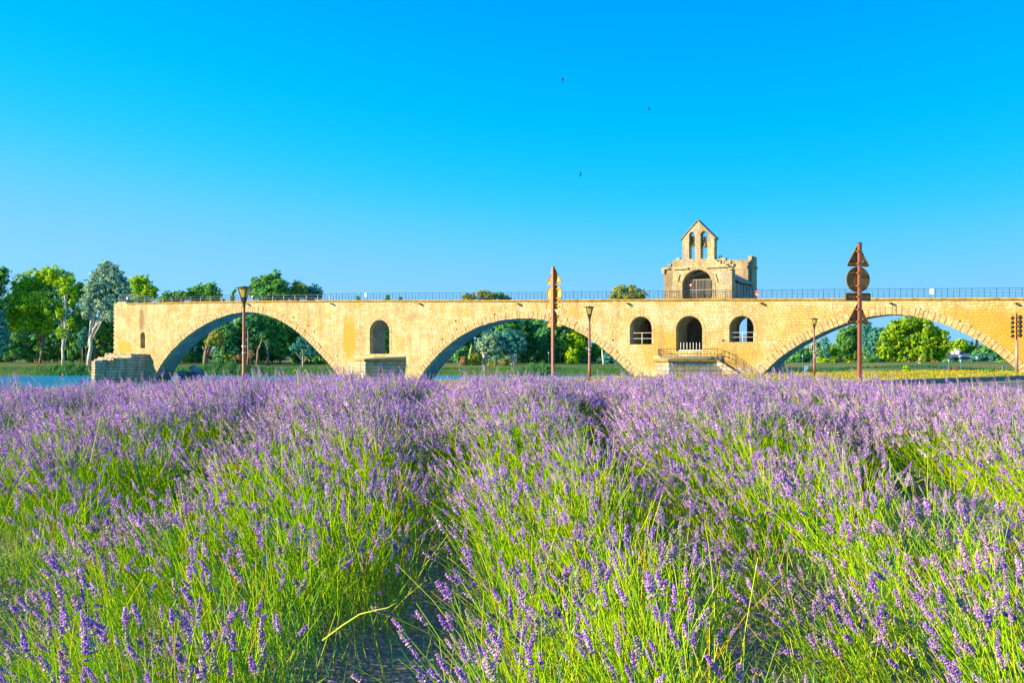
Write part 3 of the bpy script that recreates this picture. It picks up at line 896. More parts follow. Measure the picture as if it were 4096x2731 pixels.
# taller cage at the broken end
cg_ = thing('end_railing', 'square cage of thin railing on the broken left end of the bridge', 'railing', BASE, -R(BETA))
sa, sb = S(470), S(533)
zc = ztop(sa) + 0.28
for (s_, t_) in ((sa, 0.3), (sb, 0.3), (sa, 4.5), (sb, 4.5), ((sa + sb) / 2, 0.3), ((sa + sb) / 2, 4.5)):
    MB().tube([(s_, t_, zc - 0.28), (s_, t_, zc + 1.25)], 0.035, 6).build('post', M['steel'], cg_)
mb = MB()
for zz in (0.45, 0.85, 1.25):
    mb.tube([(sa, 0.3, zc + zz), (sb, 0.3, zc + zz)], 0.028, 5); mb.tube([(sa, 4.5, zc + zz), (sb, 4.5, zc + zz)], 0.028, 5); mb.tube([(sa, 0.3, zc + zz), (sa, 4.5, zc + zz)], 0.028, 5)
mb.build('rail', M['steel'], cg_)
# railing along the far edge of the deck, pale
rl2 = thing('rear_railing', 'pale thin railing along the far edge of the deck', 'railing', BASE, -R(BETA))
s = toppts[0][0] + 4; n_ = 0
pm = None
while s < S(1300):
    if pm is None:
        o = MB().tube([(0, 0, 0), (0, 0, HR)], 0.022, 5).build('post', M['steel'], rl2); pm = o.data
    else: o = link('post', pm, None, rl2)
    o.location = (s, WB - 0.3, ztop(s)); s += 2.6; n_ += 1
for k in (1.0, 0.6):
    MB().tube([(S(x), WB - 0.3, ztop(S(x)) + HR * k) for x in (540, 650, 800, 1100, 1300)], 0.022, 5).build('rail', M['steel'], rl2)
# guard rails in the openings
for i, (x0, x1, y0, y1, lab) in enumerate(((2521, 2605, 1331, 1376, 'pale guard rail across the left arched opening below the chapel'), (2919, 3013, 1329, 1367, 'pale guard rail across the right arched opening below the chapel'))):
    gr = thing('guard_rail', lab, 'railing', BASE, -R(BETA), 'guard rails in the arched openings')
    a_, b_ = S(x0), S(x1); z0, z1 = Z((x0 + x1) / 2, y1), Z((x0 + x1) / 2, y0)
    mb = MB()
    for zz in (z1, (z0 + z1) / 2): mb.box(((a_ + b_) / 2, 0.45, zz), (b_ - a_, 0.05, 0.04))
    mb.build('rail', M['steel'], gr)
    for s_ in (a_ + 0.08, (a_ + b_) / 2, b_ - 0.08): MB().box((s_, 0.45, (z0 + z1) / 2), (0.055, 0.05, z1 - z0)).build('post', M['steel'], gr)
# balustrade round the chapel pier and down the stair
bs = thing('stair_railing', 'dark balustrade round the chapel pier and down its stair', 'railing', BASE, -R(BETA))
path = [(S(2634) + 0.1, -0.3), (S(2642, -2.4), -2.3), (S(2677, t3 + 0.3), t3 + 0.35), (S(2700, -4.0), -3.9)]
path = [(S(2634), -0.15, z3), (S(2646, -2.2), -2.2, z3), (S(2684, t3 + 0.5), t3 + 0.5, z3), (S(2878), -0.75, z3), (S(2925), -0.75, Z(2925, 1449)), (S(3050), -0.75, Z(3050, 1449) - 3.1)]
mb = MB(); rails = {0.06: [], 0.65: [], 1.32: []}
for (a_, b_) in zip(path[:-1], path[1:]):
    A_, B_ = Vector(a_), Vector(b_); L = (B_ - A_).length; n = max(2, int(L / 0.42))
    for i in range(n):
        p = A_.lerp(B_, i / n)
        big = i % 3 == 0
        mb.tube([p, p + Vector((0, 0, 1.38 if big else 1.3))], 0.035 if big else 0.02, 5)
for p in path:
    for k in rails: rails[k].append((p[0], p[1], p[2] + k))
mb.build('balusters', M['iron'], bs)
for k in rails: MB().tube(rails[k], 0.03, 5).build('rail', M['iron'], bs)
st = MB()
a_, b_ = path[3], path[5]
n = 26
for i in range(n):
    u = i / n; st.box((a_[0] + (b_[0] - a_[0]) * (i + .5) / n, -0.52, a_[2] + (b_[2] - a_[2]) * u - 0.5), ((b_[0] - a_[0]) / n, 1.0, 0.8))
st.build('stair', M['pier'], bridge)
gp = thing('door_gate', 'low white barred gate at the foot of the doorway under the chapel', 'gate', BASE, -R(BETA))
zd = Z(2757, 1403)
mb = MB()
for i in range(9): mb.box((S(2706) + (S(2807) - S(2706)) * i / 8, 0.4, zd + 0.55), (0.06, 0.06, 1.1))
mb.build('bars', M['steel'], gp)
MB().box(((S(2706) + S(2807)) / 2, 0.36, zd + 0.06), (S(2807) - S(2706), 0.06, 0.09)).build('rail', M['white'], gp)

# boards hung on the railing
for (px, py, wd, hg, mt, lab) in ((1462, 1180, 0.34, 0.62, 'white', 'small white board on the railing above the second pier'), (3727, 1166, 0.42, 0.62, 'white', 'small white board on the railing right of the tall sign pole'),
                              (3028, 1173, 0.42, 0.62, 'red', 'small red board with a white mark on the railing beside the chapel'), (509, 1193, 0.3, 0.4, 'white', 'small white plate on the cage railing at the bridge end'), (1009, 1186, 0.25, 0.3, 'white', 'small white plate on the railing right of the nearest lamp head')):
    s_, z_ = fs(px, py, 0.2)
    bd = MB().box((0, 0, 0), (wd, 0.03, hg)).build('board', M[mt])
    bd.location = BASE + Matrix.Rotation(-R(BETA), 3, 'Z') @ Vector((s_, 0.20, z_)); bd.rotation_euler = (0, 0, -R(BETA))
    tag(bd, lab, 'board', 'boards hung on the bridge railing')
    if mt == 'red':
        MB().add([(-0.13, -0.018, -0.2), (-0.02, -0.018, -0.2), (-0.07, -0.018, 0.0)], [(0, 1, 2)]).add([(0.02, -0.018, -0.2), (0.13, -0.018, -0.2), (0.08, -0.018, -0.02)], [(0, 1, 2)]).build('mark', M['white'], bd)

def gz(x, y): return float(height(np.array([x]), np.array([y]))[0])
# ---------------------------------------------------------------- street lamps on the near quay
def street_lamp(px, pytop, Y, label):
    X = (px - 2048) / F * Y
    z0 = gz(X, Y); zt = EYE + (HOR - pytop) / F * Y
    o = thing('street_lamp', label, 'street lamp', (X, Y, z0), 0.3, 'red-brown street lamps on the near quay')
    H = zt - z0
    MB().lathe([(0.11, 0), (0.11, 0.9), (0.095, 0.95), (0.065, H - 0.9), (0.06, H - 0.85)], n=12).build('pole', M['rust'], o, True)
    MB().lathe([(0.115, 0), (0.115, 0.08)], (0, 0, H * 0.42), 12).lathe([(0.10, 0), (0.10, 0.06)], (0, 0, H * 0.36), 12).build('band', M['steel'], o)
    MB().lathe([(0.062, 0), (0.075, 0.25), (0.12, 0.42)], (0, 0, H - 1.1), 10).build('collar', M['lampdark'], o)
    MB().lathe([(0.10, 0.0), (0.30, 0.66)], (0, 0, H - 0.70), 8).build('lantern_glass', M['lampglass'], o)
    fr = MB()
    for k in range(4):
        a = math.pi / 2 * k + 0.4
        fr.tube([(0.09 * math.cos(a), 0.09 * math.sin(a), H - 0.75), (0.325 * math.cos(a), 0.325 * math.sin(a), H - 0.03)], 0.022, 5)
    fr.lathe([(0.11, 0), (0.17, 0.18), (0.13, 0.2)], (0, 0, H - 0.70), 8)
    fr.build('frame', M['lampdark'], o)
    MB().lathe([(0.39, -0.02), (0.39, 0.0), (0.3, 0.03), (0.16, 0.035), (0.15, 0.07), (0.0, 0.08)], (0, 0, H - 0.06), 20).build('cap', M['lampdark'], o)
    return o
street_lamp(976, 1146, 47.8, 'tallest looking red-brown street lamp in front of the leftmost arch')
street_lamp(2358, 1225, 66.0, 'red-brown street lamp in front of the middle arch, right of a sign pole')
l3 = street_lamp(3257, 1272, 86.0, 'smallest red-brown quay lamp at the left of the right arch, with stickers on its pole')
MB().box((-0.02, -0.12, 1.75), (0.14, 0.02, 0.3)).build('sticker', M['white'], l3)
MB().box((-0.02, -0.134, 1.72), (0.09, 0.01, 0.1)).build('sticker', M['red'], l3)

# ---------------------------------------------------------------- road signs seen from behind
def rounded(pts, r, n=5):
    out = []
    m = len(pts)
    for i in range(m):
        p = Vector(pts[i]); a = (Vector(pts[i - 1]) - p).normalized(); b = (Vector(pts[(i + 1) % m]) - p).normalized()
        half = math.acos(max(-1, min(1, a.dot(b)))) / 2
        c = p + (a + b).normalized() * (r / math.sin(half))
        t1 = p + a * (r / math.tan(half)); t2_ = p + b * (r / math.tan(half))
        a1 = math.atan2((t1 - c).y, (t1 - c).x); a2 = math.atan2((t2_ - c).y, (t2_ - c).x)
        while a2 - a1 > math.pi: a2 -= 2 * math.pi
        while a2 - a1 < -math.pi: a2 += 2 * math.pi
        for k in range(n + 1):
            an = a1 + (a2 - a1) * k / n
            out.append((c.x + r * math.cos(an), c.y + r * math.sin(an)))
    return out
def plate(parent, name, pts, zc, mat, rim=0.035):
    """flat plate with a turned-back rim, its back towards -y; local x across, z up"""
    n = len(pts)
    cx = sum(p[0] for p in pts) / n; cz = sum(p[1] for p in pts) / n
    ins = [((p[0] - cx) * 0.965 + cx, (p[1] - cz) * 0.965 + cz) for p in pts]
    mb = MB()
    y0, y1 = 0.12, 0.135
    vs = [(p[0], y1, p[1] + zc) for p in pts] + [(p[0], y0 - rim, p[1] + zc) for p in pts] + [(p[0], y0 - rim, p[1] + zc) for p in ins] + [(p[0], y0, p[1] + zc) for p in ins]
    fs_ = [tuple(range(n))]
    for a in range(3):
        fs_ += [(a * n + i, a * n + (i + 1) % n, (a + 1) * n + (i + 1) % n, (a + 1) * n + i) for i in range(n)]
    fs_.append(tuple(3 * n + i for i in range(n)))
    mb.add(vs, fs_)
    return mb.build(name, mat, parent)
def sign_pole(px, pytop, Y, rz, label, mat, scale, tri_y, circ, rect, tri2):
    X = (px - 2048) / F * Y
    z0 = gz(X, Y)
    k = Y / F
    o = thing('sign_pole', label, 'road sign', (X, Y, z0), rz, 'poles of road signs seen from behind')
    zt = EYE + (HOR - pytop) * k - z0
    MB().prism(rounded([(-0.062, -0.075), (0.062, -0.075), (0.062, 0.05), (-0.062, 0.05)], 0.012, 2), 0, zt).build('pole', M['rust'], o)
    MB().box((0, -0.01, zt + 0.011), (0.14, 0.14, 0.02)).build('pole_cap', M['lampdark'], o)
    def zz(py): return EYE + (HOR - py) * k - z0
    def clamp(z, half, par):
        c = MB().box((0, 0.075, z), (half * 2, 0.04, 0.035)); c.box((-0.085, 0.0, z), (0.04, 0.16, 0.05)); c.box((0, -0.078, z), (0.14, 0.008, 0.02))
        c.build('bracket', M['steel'] if False else mat, par)
    for (a, b_) in (tri_y, tri2):
        h = zz(a) - zz(b_); wd = h / 0.87
        pts = rounded([(-wd / 2, 0), (wd / 2, 0), (0, h)], 0.05 * scale)
        t_ = plate(o, 'triangular_sign', pts, zz(b_), mat)
        clamp(zz(b_) + 0.09, wd * 0.36, t_); clamp(zz(b_) + h * 0.66, 0.14, t_); MB().box((wd * 0.22, 0.114, zz(b_) + 0.19), (0.05, 0.014, 0.05)).build('bolt', M['steel'], t_)
        MB().box((-wd * 0.25, 0.115, zz(b_) + 0.19), (0.12, 0.012, 0.06)).build('label_plate', M['iron'], t_)
    a, b_ = circ
    r = (zz(a) - zz(b_)) / 2
    t_ = plate(o, 'round_sign', [(r * math.cos(i * math.pi / 20), r * math.sin(i * math.pi / 20)) for i in range(40)], (zz(a) + zz(b_)) / 2, mat)
    clamp((zz(a) + zz(b_)) / 2 + r * 0.5, r * 0.62, t_); clamp((zz(a) + zz(b_)) / 2 - r * 0.5, r * 0.62, t_)
    a, b_ = rect
    h = zz(a) - zz(b_); wd = r * 2.14
    t_ = plate(o, 'panel_sign', rounded([(-wd / 2, 0), (wd / 2, 0), (wd / 2, h), (-wd / 2, h)], 0.06), zz(b_), mat)
    clamp(zz(b_) + h * 0.5, wd * 0.34, t_)
    return o
sign_pole(3438, 973, 37.0, R(12), 'nearer brown sign pole with wide dark triangular, round and oblong signs, on the right', M['signback_shade'], 1.0, (975, 1065), (1066, 1169), (1171, 1203), (1207, 1296))
sign_pole(2212, 1068, 47.0, R(-38), 'farther brown sign pole with narrower yellow-lit signs in front of the middle arch', M['signback'], 1.0, (1068, 1136), (1138, 1211), (1213, 1237), (1237, 1306))

# ---------------------------------------------------------------- floodlight mast
Yf = 108.0; Xf = (4067 - 2048) / F * Yf
fl = thing('floodlight_mast', 'grey mast carrying ten dark round floodlights in front of the bridge', 'floodlight', (Xf, Yf, gz(Xf, Yf)), 0)
hz = EYE + (HOR - 1252) / F * Yf - gz(Xf, Yf); hm = EYE + (HOR - 1360) / F * Yf - gz(Xf, Yf)
MB().lathe([(0.17, 0), (0.15, hm)], n=12).build('mast', plain('grey_galvanised', (0.36, 0.30, 0.27), 0.5, 0.3), fl, True)
MB().lathe([(0.08, hm - 0.02), (0.08, hz)], n=8).build('top_pole', M['iron'], fl)
for i in range(5):
    zz = EYE + (HOR - (1272 + i * 17.8)) / F * Yf - gz(Xf, Yf)
    for sg, rr in ((-1, 0.19), (1, 0.225)):
        z2 = zz + (-0.02 if sg < 0 else 0.05)
        x = sg * (0.36 if sg > 0 else 0.46)
        h = MB().lathe([(rr * 0.35, -0.16), (rr * 0.9, -0.10), (rr, 0.0), (rr, 0.14), (rr * 0.93, 0.16)], n=16).build('floodlight', M['iron'], fl, True)
        h.location = (x, -0.05, z2); h.rotation_euler = (R(-70), 0, R(55 if sg < 0 else -15))
        MB().tube([(-x * 0.9, 0.05, 0), (0, 0, 0)], 0.02, 4) if False else None
        br = MB().tube([(0, 0, z2), (x * 0.7, -0.02, z2)], 0.025, 5).build('arm', M['iron'], fl)

# ---------------------------------------------------------------- people on the far bank
def person(label, x, y, joints, radii, bones, col, legs=None, hair=(0.05, 0.03, 0.02), rz=0.0, cat='person', z=None):
    names = list(joints)
    me = bpy.data.meshes.new('person')
    me.from_pydata([joints[n] for n in names], [(names.index(a), names.index(b_)) for a, b_ in bones], [])
    o = bpy.data.objects.new('tmp', me); COL.objects.link(o)
    mod = o.modifiers.new('s', 'SKIN')
    for i, n in enumerate(names):
        r = radii[n]; me.skin_vertices[0].data[i].radius = (r, r)
    me.skin_vertices[0].data[0].use_root = True
    o.modifiers.new('u', 'SUBSURF').levels = 1
    dg = bpy.context.evaluated_depsgraph_get()
    m2 = bpy.data.meshes.new_from_object(o.evaluated_get(dg))
    bpy.data.objects.remove(o)
    p = link('person', m2, None, None, True)
    m2.materials.clear(); m2.materials.append(plain('skin', (0.55, 0.33, 0.22), 0.7)); m2.materials.append(plain('shirt', col, 0.85)); m2.materials.append(plain('trousers', legs or (0.05, 0.06, 0.1), 0.85))
    hip = joints['pelvis']
    for f in m2.polygons:
        c = f.center
        f.material_index = 0 if c.z > joints['neck'][2] + 0.02 else (1 if c.z > hip[2] + 0.03 else 2)
    p.location = (x, y, gz(x, y) if z is None else z); p.rotation_euler = (0, 0, rz)
    h = MB().rock((joints['head'][0], joints['head'][1] + 0.015, joints['head'][2] + 0.045), (0.105, 0.115, 0.10), 3).build('hair', plain('hair', hair, 0.8), p, True)
    tag(p, label, cat)
    return p
RAD = dict(pelvis=0.14, waist=0.12, chest=0.16, neck=0.055, head=0.105, ls=0.06, rs=0.06, le=0.045, re=0.045, lw=0.032, rw=0.032, lh=0.03, rh=0.03, lhip=0.09, rhip=0.09, lk=0.06, rk=0.06, la=0.042, ra=0.042, lt=0.035, rt=0.035)
BON = [('pelvis', 'waist'), ('waist', 'chest'), ('chest', 'neck'), ('neck', 'head'), ('chest', 'ls'), ('ls', 'le'), ('le', 'lw'), ('lw', 'lh'), ('chest', 'rs'), ('rs', 're'), ('re', 'rw'), ('rw', 'rh'),
       ('pelvis', 'lhip'), ('lhip', 'lk'), ('lk', 'la'), ('la', 'lt'), ('pelvis', 'rhip'), ('rhip', 'rk'), ('rk', 'ra'), ('ra', 'rt')]
STAND = dict(pelvis=(0, 0, 0.95), waist=(0, 0, 1.12), chest=(0, 0, 1.34), neck=(0, 0, 1.52), head=(0, -0.02, 1.66), ls=(-0.2, 0, 1.42), rs=(0.2, 0, 1.42), le=(-0.25, 0.03, 1.15), re=(0.25, 0.03, 1.15), lw=(-0.24, -0.08, 0.92), rw=(0.24, -0.05, 0.92), lh=(-0.23, -0.1, 0.83), rh=(0.23, -0.08, 0.83),
             lhip=(-0.1, 0, 0.88), rhip=(0.1, 0, 0.88), lk=(-0.11, -0.08, 0.5), rk=(0.11, 0.04, 0.5), la=(-0.11, 0.0, 0.09), ra=(0.12, 0.16, 0.1), lt=(-0.12, -0.16, 0.04), rt=(0.13, 0.02, 0.04))
SIT = dict(pelvis=(0, 0, 0.14), waist=(0, 0.06, 0.3), chest=(0, 0.08, 0.5), neck=(0, 0.06, 0.68), head=(0, 0.02, 0.82), ls=(-0.2, 0.08, 0.58), rs=(0.2, 0.08, 0.58), le=(-0.26, -0.02, 0.36), re=(0.28, 0.2, 0.34), lw=(-0.16, -0.22, 0.36), rw=(0.3, 0.32, 0.12), lh=(-0.12, -0.3, 0.37), rh=(0.31, 0.36, 0.05),
           lhip=(-0.1, -0.06, 0.14), rhip=(0.1, -0.06, 0.14), lk=(-0.16, -0.42, 0.42), rk=(0.2, -0.42, 0.25), la=(-0.14, -0.72, 0.08), ra=(0.05, -0.72, 0.08), lt=(-0.14, -0.86, 0.06), rt=(-0.02, -0.82, 0.06))
RIDE = dict(pelvis=(0, 0.25, 0.98), waist=(0, 0.14, 1.12), chest=(0, -0.05, 1.28), neck=(0, -0.2, 1.4), head=(0, -0.27, 1.53), ls=(-0.19, -0.1, 1.33), rs=(0.19, -0.1, 1.33), le=(-0.22, -0.3, 1.12), re=(0.22, -0.3, 1.12), lw=(-0.2, -0.5, 1.02), rw=(0.2, -0.5, 1.02), lh=(-0.2, -0.57, 1.0), rh=(0.2, -0.57, 1.0),
            lhip=(-0.1, 0.2, 0.93), rhip=(0.1, 0.2, 0.93), lk=(-0.11, -0.12, 0.72), rk=(0.11, -0.02, 0.58), la=(-0.11, 0.08, 0.38), ra=(0.11, 0.06, 0.2), lt=(-0.11, -0.08, 0.34), rt=(0.11, -0.1, 0.16))
def far(px, Y): return (px - 2048) / F * Y
LAWN = 330
# cyclist riding to the right
Yc = 292; Xc = far(1148, Yc)
person('cyclist in a blue top riding along the far bank under the leftmost arch', Xc, Yc, RIDE, RAD, BON, (0.05, 0.2, 0.45), (0.03, 0.03, 0.05), rz=R(75))
bk = thing('bicycle', 'dark bicycle ridden along the far bank under the leftmost arch', 'bicycle', (Xc, Yc, gz(Xc, Yc)), R(75))
for yy in (-0.52, 0.52):
    wv = MB()
    pts = [(0, yy + 0.33 * math.cos(a), 0.34 + 0.33 * math.sin(a)) for a in [i * math.pi / 8 for i in range(17)]]
    wv.tube(pts, 0.025, 5, False)
    for i in range(4):
        a = i * math.pi / 4; wv.tube([(0, yy - 0.32 * math.cos(a), 0.34 - 0.32 * math.sin(a)), (0, yy + 0.32 * math.cos(a), 0.34 + 0.32 * math.sin(a))], 0.006, 3)
    wv.build('wheel', M['iron'], bk)
MB().tube([(0, 0.52, 0.34), (0, 0.08, 0.3), (0, 0.22, 0.86), (0, 0.52, 0.34)], 0.022, 5).tube([(0, 0.08, 0.3), (0, -0.36, 0.8), (0, 0.2, 0.78)], 0.022, 5).tube([(0, -0.52, 0.34), (0, -0.38, 0.95)], 0.022, 5).build('frame', M['iron'], bk)
MB().tube([(-0.24, -0.5, 0.98), (0, -0.4, 0.97), (0.24, -0.5, 0.98)], 0.015, 5).build('handlebar', M['iron'], bk)
MB().box((0, 0.24, 0.88), (0.13, 0.26, 0.05)).build('saddle', M['iron'], bk)
person('walker in dark clothes standing on the lawn left of the tall sign pole', far(3371, 300), 300, STAND, RAD, BON, (0.03, 0.05, 0.15), rz=0.3)
person('person in blue shirt on the far bank just left of the smallest quay lamp', far(3243, 288), 288, STAND, RAD, BON, (0.05, 0.1, 0.25), (0.12, 0.3, 0.5), rz=1.2)
person('person sitting on the far lawn in a blue top, right of the pair', far(2136, 305), 305, SIT, RAD, BON, (0.1, 0.25, 0.6), (0.6, 0.15, 0.2), rz=0.4)
person('person sitting on the far lawn in a pale top under the middle arch', far(2130, 306), 306, SIT, RAD, BON, (0.6, 0.6, 0.35), (0.6, 0.2, 0.2), rz=-0.5)
person('person in red sitting low on the sunny bank under the right arch', far(3733, 262), 262, SIT, RAD, BON, (0.4, 0.05, 0.05), (0.05, 0.03, 0.03), rz=-0.6)
person('dark clad person behind the green bush on the bank under the right arch', far(3628, 290), 290, STAND, RAD, BON, (0.05, 0.07, 0.12), rz=0.5)
xx, yy = far(2128, 304), 304
tag(MB().prism([(-1.3, -0.6), (1.2, -0.7), (1.4, 0.8), (-1.1, 0.7)], 0, 0.03).build('blanket', plain('pink_cloth', (0.65, 0.15, 0.2), 0.9)), 'pink picnic blanket under the sitting pair on the far lawn', 'blanket')
bpy.data.objects['blanket'].location = (xx, yy, gz(xx, yy) + 0.02)

# ---------------------------------------------------------------- trees
def norm(a): return a / np.maximum(np.linalg.norm(a, axis=1, keepdims=True), 1e-9)
PAL = {
 'plane':  [((0.30, 0.50, 0.015), 4), ((0.46, 0.62, 0.02), 3), ((0.10, 0.34, 0.06), 3)],
 'bright': [((0.42, 0.64, 0.02), 4), ((0.62, 0.74, 0.03), 2), ((0.14, 0.44, 0.06), 3)],
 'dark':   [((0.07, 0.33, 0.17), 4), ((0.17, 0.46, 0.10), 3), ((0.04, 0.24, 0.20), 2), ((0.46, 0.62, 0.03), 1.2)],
 'green':  [((0.14, 0.40, 0.08), 4), ((0.28, 0.52, 0.05), 3), ((0.05, 0.25, 0.12), 3)],
 'silver': [((0.34, 0.52, 0.30), 4), ((0.58, 0.66, 0.40), 3), ((0.08, 0.34, 0.32), 4)],
 'teal':   [((0.08, 0.36, 0.30), 4), ((0.18, 0.48, 0.38), 3), ((0.03, 0.20, 0.20), 3)],
 'olive':  [((0.42, 0.44, 0.07), 4), ((0.52, 0.50, 0.14), 2), ((0.16, 0.32, 0.08), 3)],
 'pink':   [((0.62, 0.20, 0.20), 3), ((0.66, 0.38, 0.24), 2), ((0.14, 0.32, 0.06), 4)],
 'spruce': [((0.03, 0.14, 0.13), 4), ((0.05, 0.22, 0.16), 2)],
 'cypress':[((0.16, 0.34, 0.04), 4), ((0.07, 0.22, 0.05), 3), ((0.32, 0.44, 0.04), 2)],
}
def leaves(centers, radii, n_per_m2, size, pal, seed, sub=1.0, fill=0.35, squash=1.0):
    """crown built of leaf sprays gathered in clumps on and inside ellipsoids"""
    g = np.random.default_rng(seed)
    P = []; Nn = []; Ci = []
    cl = 0
    for c, r in zip(centers, radii):
        c = np.array(c); r = np.array(r)
        area = 4 * math.pi * ((r[0] * r[1]) ** 1.6 / 3 + (r[0] * r[2]) ** 1.6 / 3 + (r[1] * r[2]) ** 1.6 / 3) ** (1 / 1.6)
        cs = np.clip(0.26 * min(r) * sub, size * 1.2, 1.9)
        k = int(max(10, area / (cs * cs * 2.0)))
        d = norm(g.normal(size=(k, 3)))
        lump = 1 + 0.16 * np.sin(3.1 * d[:, 0] + 5 * d[:, 2] + seed) * np.cos(4.3 * d[:, 1] - 2 * d[:, 2] + seed * 0.7)
        rad = np.where(g.random(k) < fill, g.uniform(0.3, 0.85, k), g.uniform(0.78, 1.10, k))
        cc = c + d * r * (rad * lump)[:, None]
        m = max(6, int(n_per_m2 * area / k))
        dd = norm(g.normal(size=(k * m, 3)))
        rr = cs * g.uniform(0.55, 1.45, k)
        off = dd * (g.random(k * m) ** 0.45)[:, None] * np.repeat(rr, m)[:, None] * np.array([1.15, 1.15, 0.8])
        pts = np.repeat(cc, m, 0) + off
        P.append(pts)
        nn = norm(dd * 0.7 + np.repeat(d, m, 0) * 0.9 + g.normal(size=(k * m, 3)) * 0.34 + np.array([0, 0, 0.25]))
        Nn.append(nn)
        Ci.append(np.repeat(np.arange(k) + cl, m)); cl += k
    P = np.concatenate(P); Nn = np.concatenate(Nn); Ci = np.concatenate(Ci)
    n = len(P)
    size = size * 0.7; a = norm(np.cross(Nn, g.normal(size=(n, 3)))); b = np.cross(Nn, a)
    sz_ = size * g.uniform(0.55, 1.3, n)[:, None]
    V = np.stack([P - a * sz_, P - b * sz_ * 0.55, P + a * sz_, P + b * sz_ * 0.55], 1).reshape(-1, 3)
    Fc = np.arange(4 * n).reshape(n, 4)
    w_ = np.array([q[1] for q in pal], dtype=float); w_ /= w_.sum()
    cols = np.array([q[0] for q in pal])
    base = cols[g.choice(len(pal), cl, p=w_)]
    c1 = base[Ci] * 0.6 + cols[g.choice(len(pal), n, p=w_)] * 0.4
    c1 = c1 * g.uniform(0.75, 1.25, n)[:, None]
    return V, Fc, np.repeat(np.clip(c1, 0, 1), 4, 0)

tree_n = [0]
def tree(name, label, Y, blobs, pal='green', base=None, trunk=None, size=0.5, dens=3.2, cat='tree', group='trees along the far bank', bark='bark', tw=None, sub=1.0, fill=0.35, z0=None, depth=0.8, limbs=True):
    """blobs: (px, py, rx, ry) in photo pixels; trunk: list of polylines [(px,py),...] in photo pixels"""
    tree_n[0] += 1
    k = Y / F
    if base is None: base = sum(b[0] for b in blobs) / len(blobs)
    X0 = far(base, Y); zg = gz(X0, Y) if z0 is None else z0
    root = tag(empty(name, (X0, Y, zg)), label, cat, group)
    g = random.Random(tree_n[0] * 13 + 5)
    C_, R_ = [], []
    for (px, py, rx, ry) in blobs:
        p = at(px, py, Y); rw = rx * k
        dy = g.uniform(-0.25, 0.25) * rw
        C_.append((p.x - X0, dy, p.z - zg)); R_.append((rw, rw * depth, ry * k))
    V, Fc, c = leaves(C_, R_, 1.7 * dens / (size * size), size, PAL[pal], tree_n[0] * 7 + 1, sub, fill)
    big_mesh('crown', V, Fc, c, M['leaf'], root)
    mb = MB()
    wd = tw or max(0.12, 0.018 * max((c_[2] for c_ in C_), default=5))
    if trunk:
        for i, pl in enumerate(trunk):
            pts = [at(px, py, Y) - Vector((X0, Y, zg)) for px, py in pl]
            if i == 0: pts[0].z = -0.3
            rs = [wd * (1 - 0.6 * j / max(1, len(pts) - 1)) * (1 if i == 0 else 0.6) for j in range(len(pts))]
            q = []; qr = []
            for j in range(len(pts) - 1):
                for u in (0, 0.5):
                    q.append(pts[j].lerp(pts[j + 1], u) + Vector((g.uniform(-1, 1), g.uniform(-1, 1), 0)) * wd * (0.35 if j + u > 0 else 0)); qr.append(rs[j] * (1 - u) + rs[j + 1] * u)
            q.append(pts[-1]); qr.append(rs[-1])
            mb.tube(q, qr, 7)
    else:
        top = Vector((C_[0][0], C_[0][1], C_[0][2]))
        mb.tube([(0, 0, -0.3), (0.1 * wd, 0, top.z * 0.4), top * 0.9], [wd, wd * 0.75, wd * 0.4], 7)
    if limbs:
        for c_, r_ in list(zip(C_, R_))[:6]:
            zb_ = max(0.25 * c_[2], 0.4)
            mb.tube([(0, 0, zb_), ((c_[0]) * 0.5, c_[1] * 0.5, (zb_ + c_[2]) * 0.52), (c_[0], c_[1], c_[2] + 0.3 * r_[2])], [wd * 0.5, wd * 0.35, wd * 0.12], 5)
    mb.build('trunk', M[bark], root, True)
    return root

# -- left of the bridge
tree('plane_tree', 'tall dark green tree cut off by the left edge of the photo', 300, [(-30,1130,55,75),(-20,1240,60,90),(15,1100,25,35)], 'green', trunk=[[(-30,1450),(-30,1250)]])
tree('hanging_tree', 'bluish green tree hanging over the lawn at the left edge', 285, [(-15,1290,42,60),(0,1370,32,55),(12,1330,25,50)], 'teal', base=-10, trunk=[[(-12,1452),(-10,1300)]], size=0.4)
tree('plane_tree', 'broad sunlit plane tree with a leaning forked trunk, left of the slim tree', 305, [(90,1150,45,48),(135,1120,38,42),(185,1115,45,48),(220,1110,42,42),(265,1140,42,50),(285,1190,28,40),(70,1210,50,48),(140,1210,60,60),(210,1220,52,60),(110,1290,50,40),(50,1280,45,50),(175,1300,45,40)], 'bright', base=158, trunk=[[(158,1450),(172,1390),(182,1330),(190,1290),(220,1240)],[(182,1330),(160,1270),(135,1235)],[(182,1350),(205,1320)]], size=0.5)
tree('slim_tree', 'slim tree with a bare forked top and a tuft of yellow leaves', 295, [(262,1160,14,20),(272,1150,10,14),(245,1255,18,22),(283,1290,15,28),(250,1330,22,30)], 'bright', base=250, trunk=[[(250,1450),(252,1390),(258,1330),(262,1250),(260,1190),(258,1170)],[(258,1345),(275,1310),(286,1240)],[(261,1200),(275,1160)]], size=0.35, bark='palebark', tw=0.42)
tree('silver_poplar', 'tall silvery white poplar with pale trunks left of the bridge end', 290, [(425,1085,38,40),(405,1120,42,45),(455,1115,42,48),(380,1155,40,45),(430,1160,55,45),(485,1155,36,48),(360,1210,34,40),(420,1215,45,40),(480,1215,38,45),(350,1250,26,25),(450,1260,40,30)], 'silver', fill=0.2, sub=0.8, base=354, trunk=[[(354,1452),(362,1390),(368,1330),(366,1270),(366,1240)],[(372,1320),(395,1285),(417,1236)]], size=0.38, bark='palebark', tw=0.62, dens=3.6)
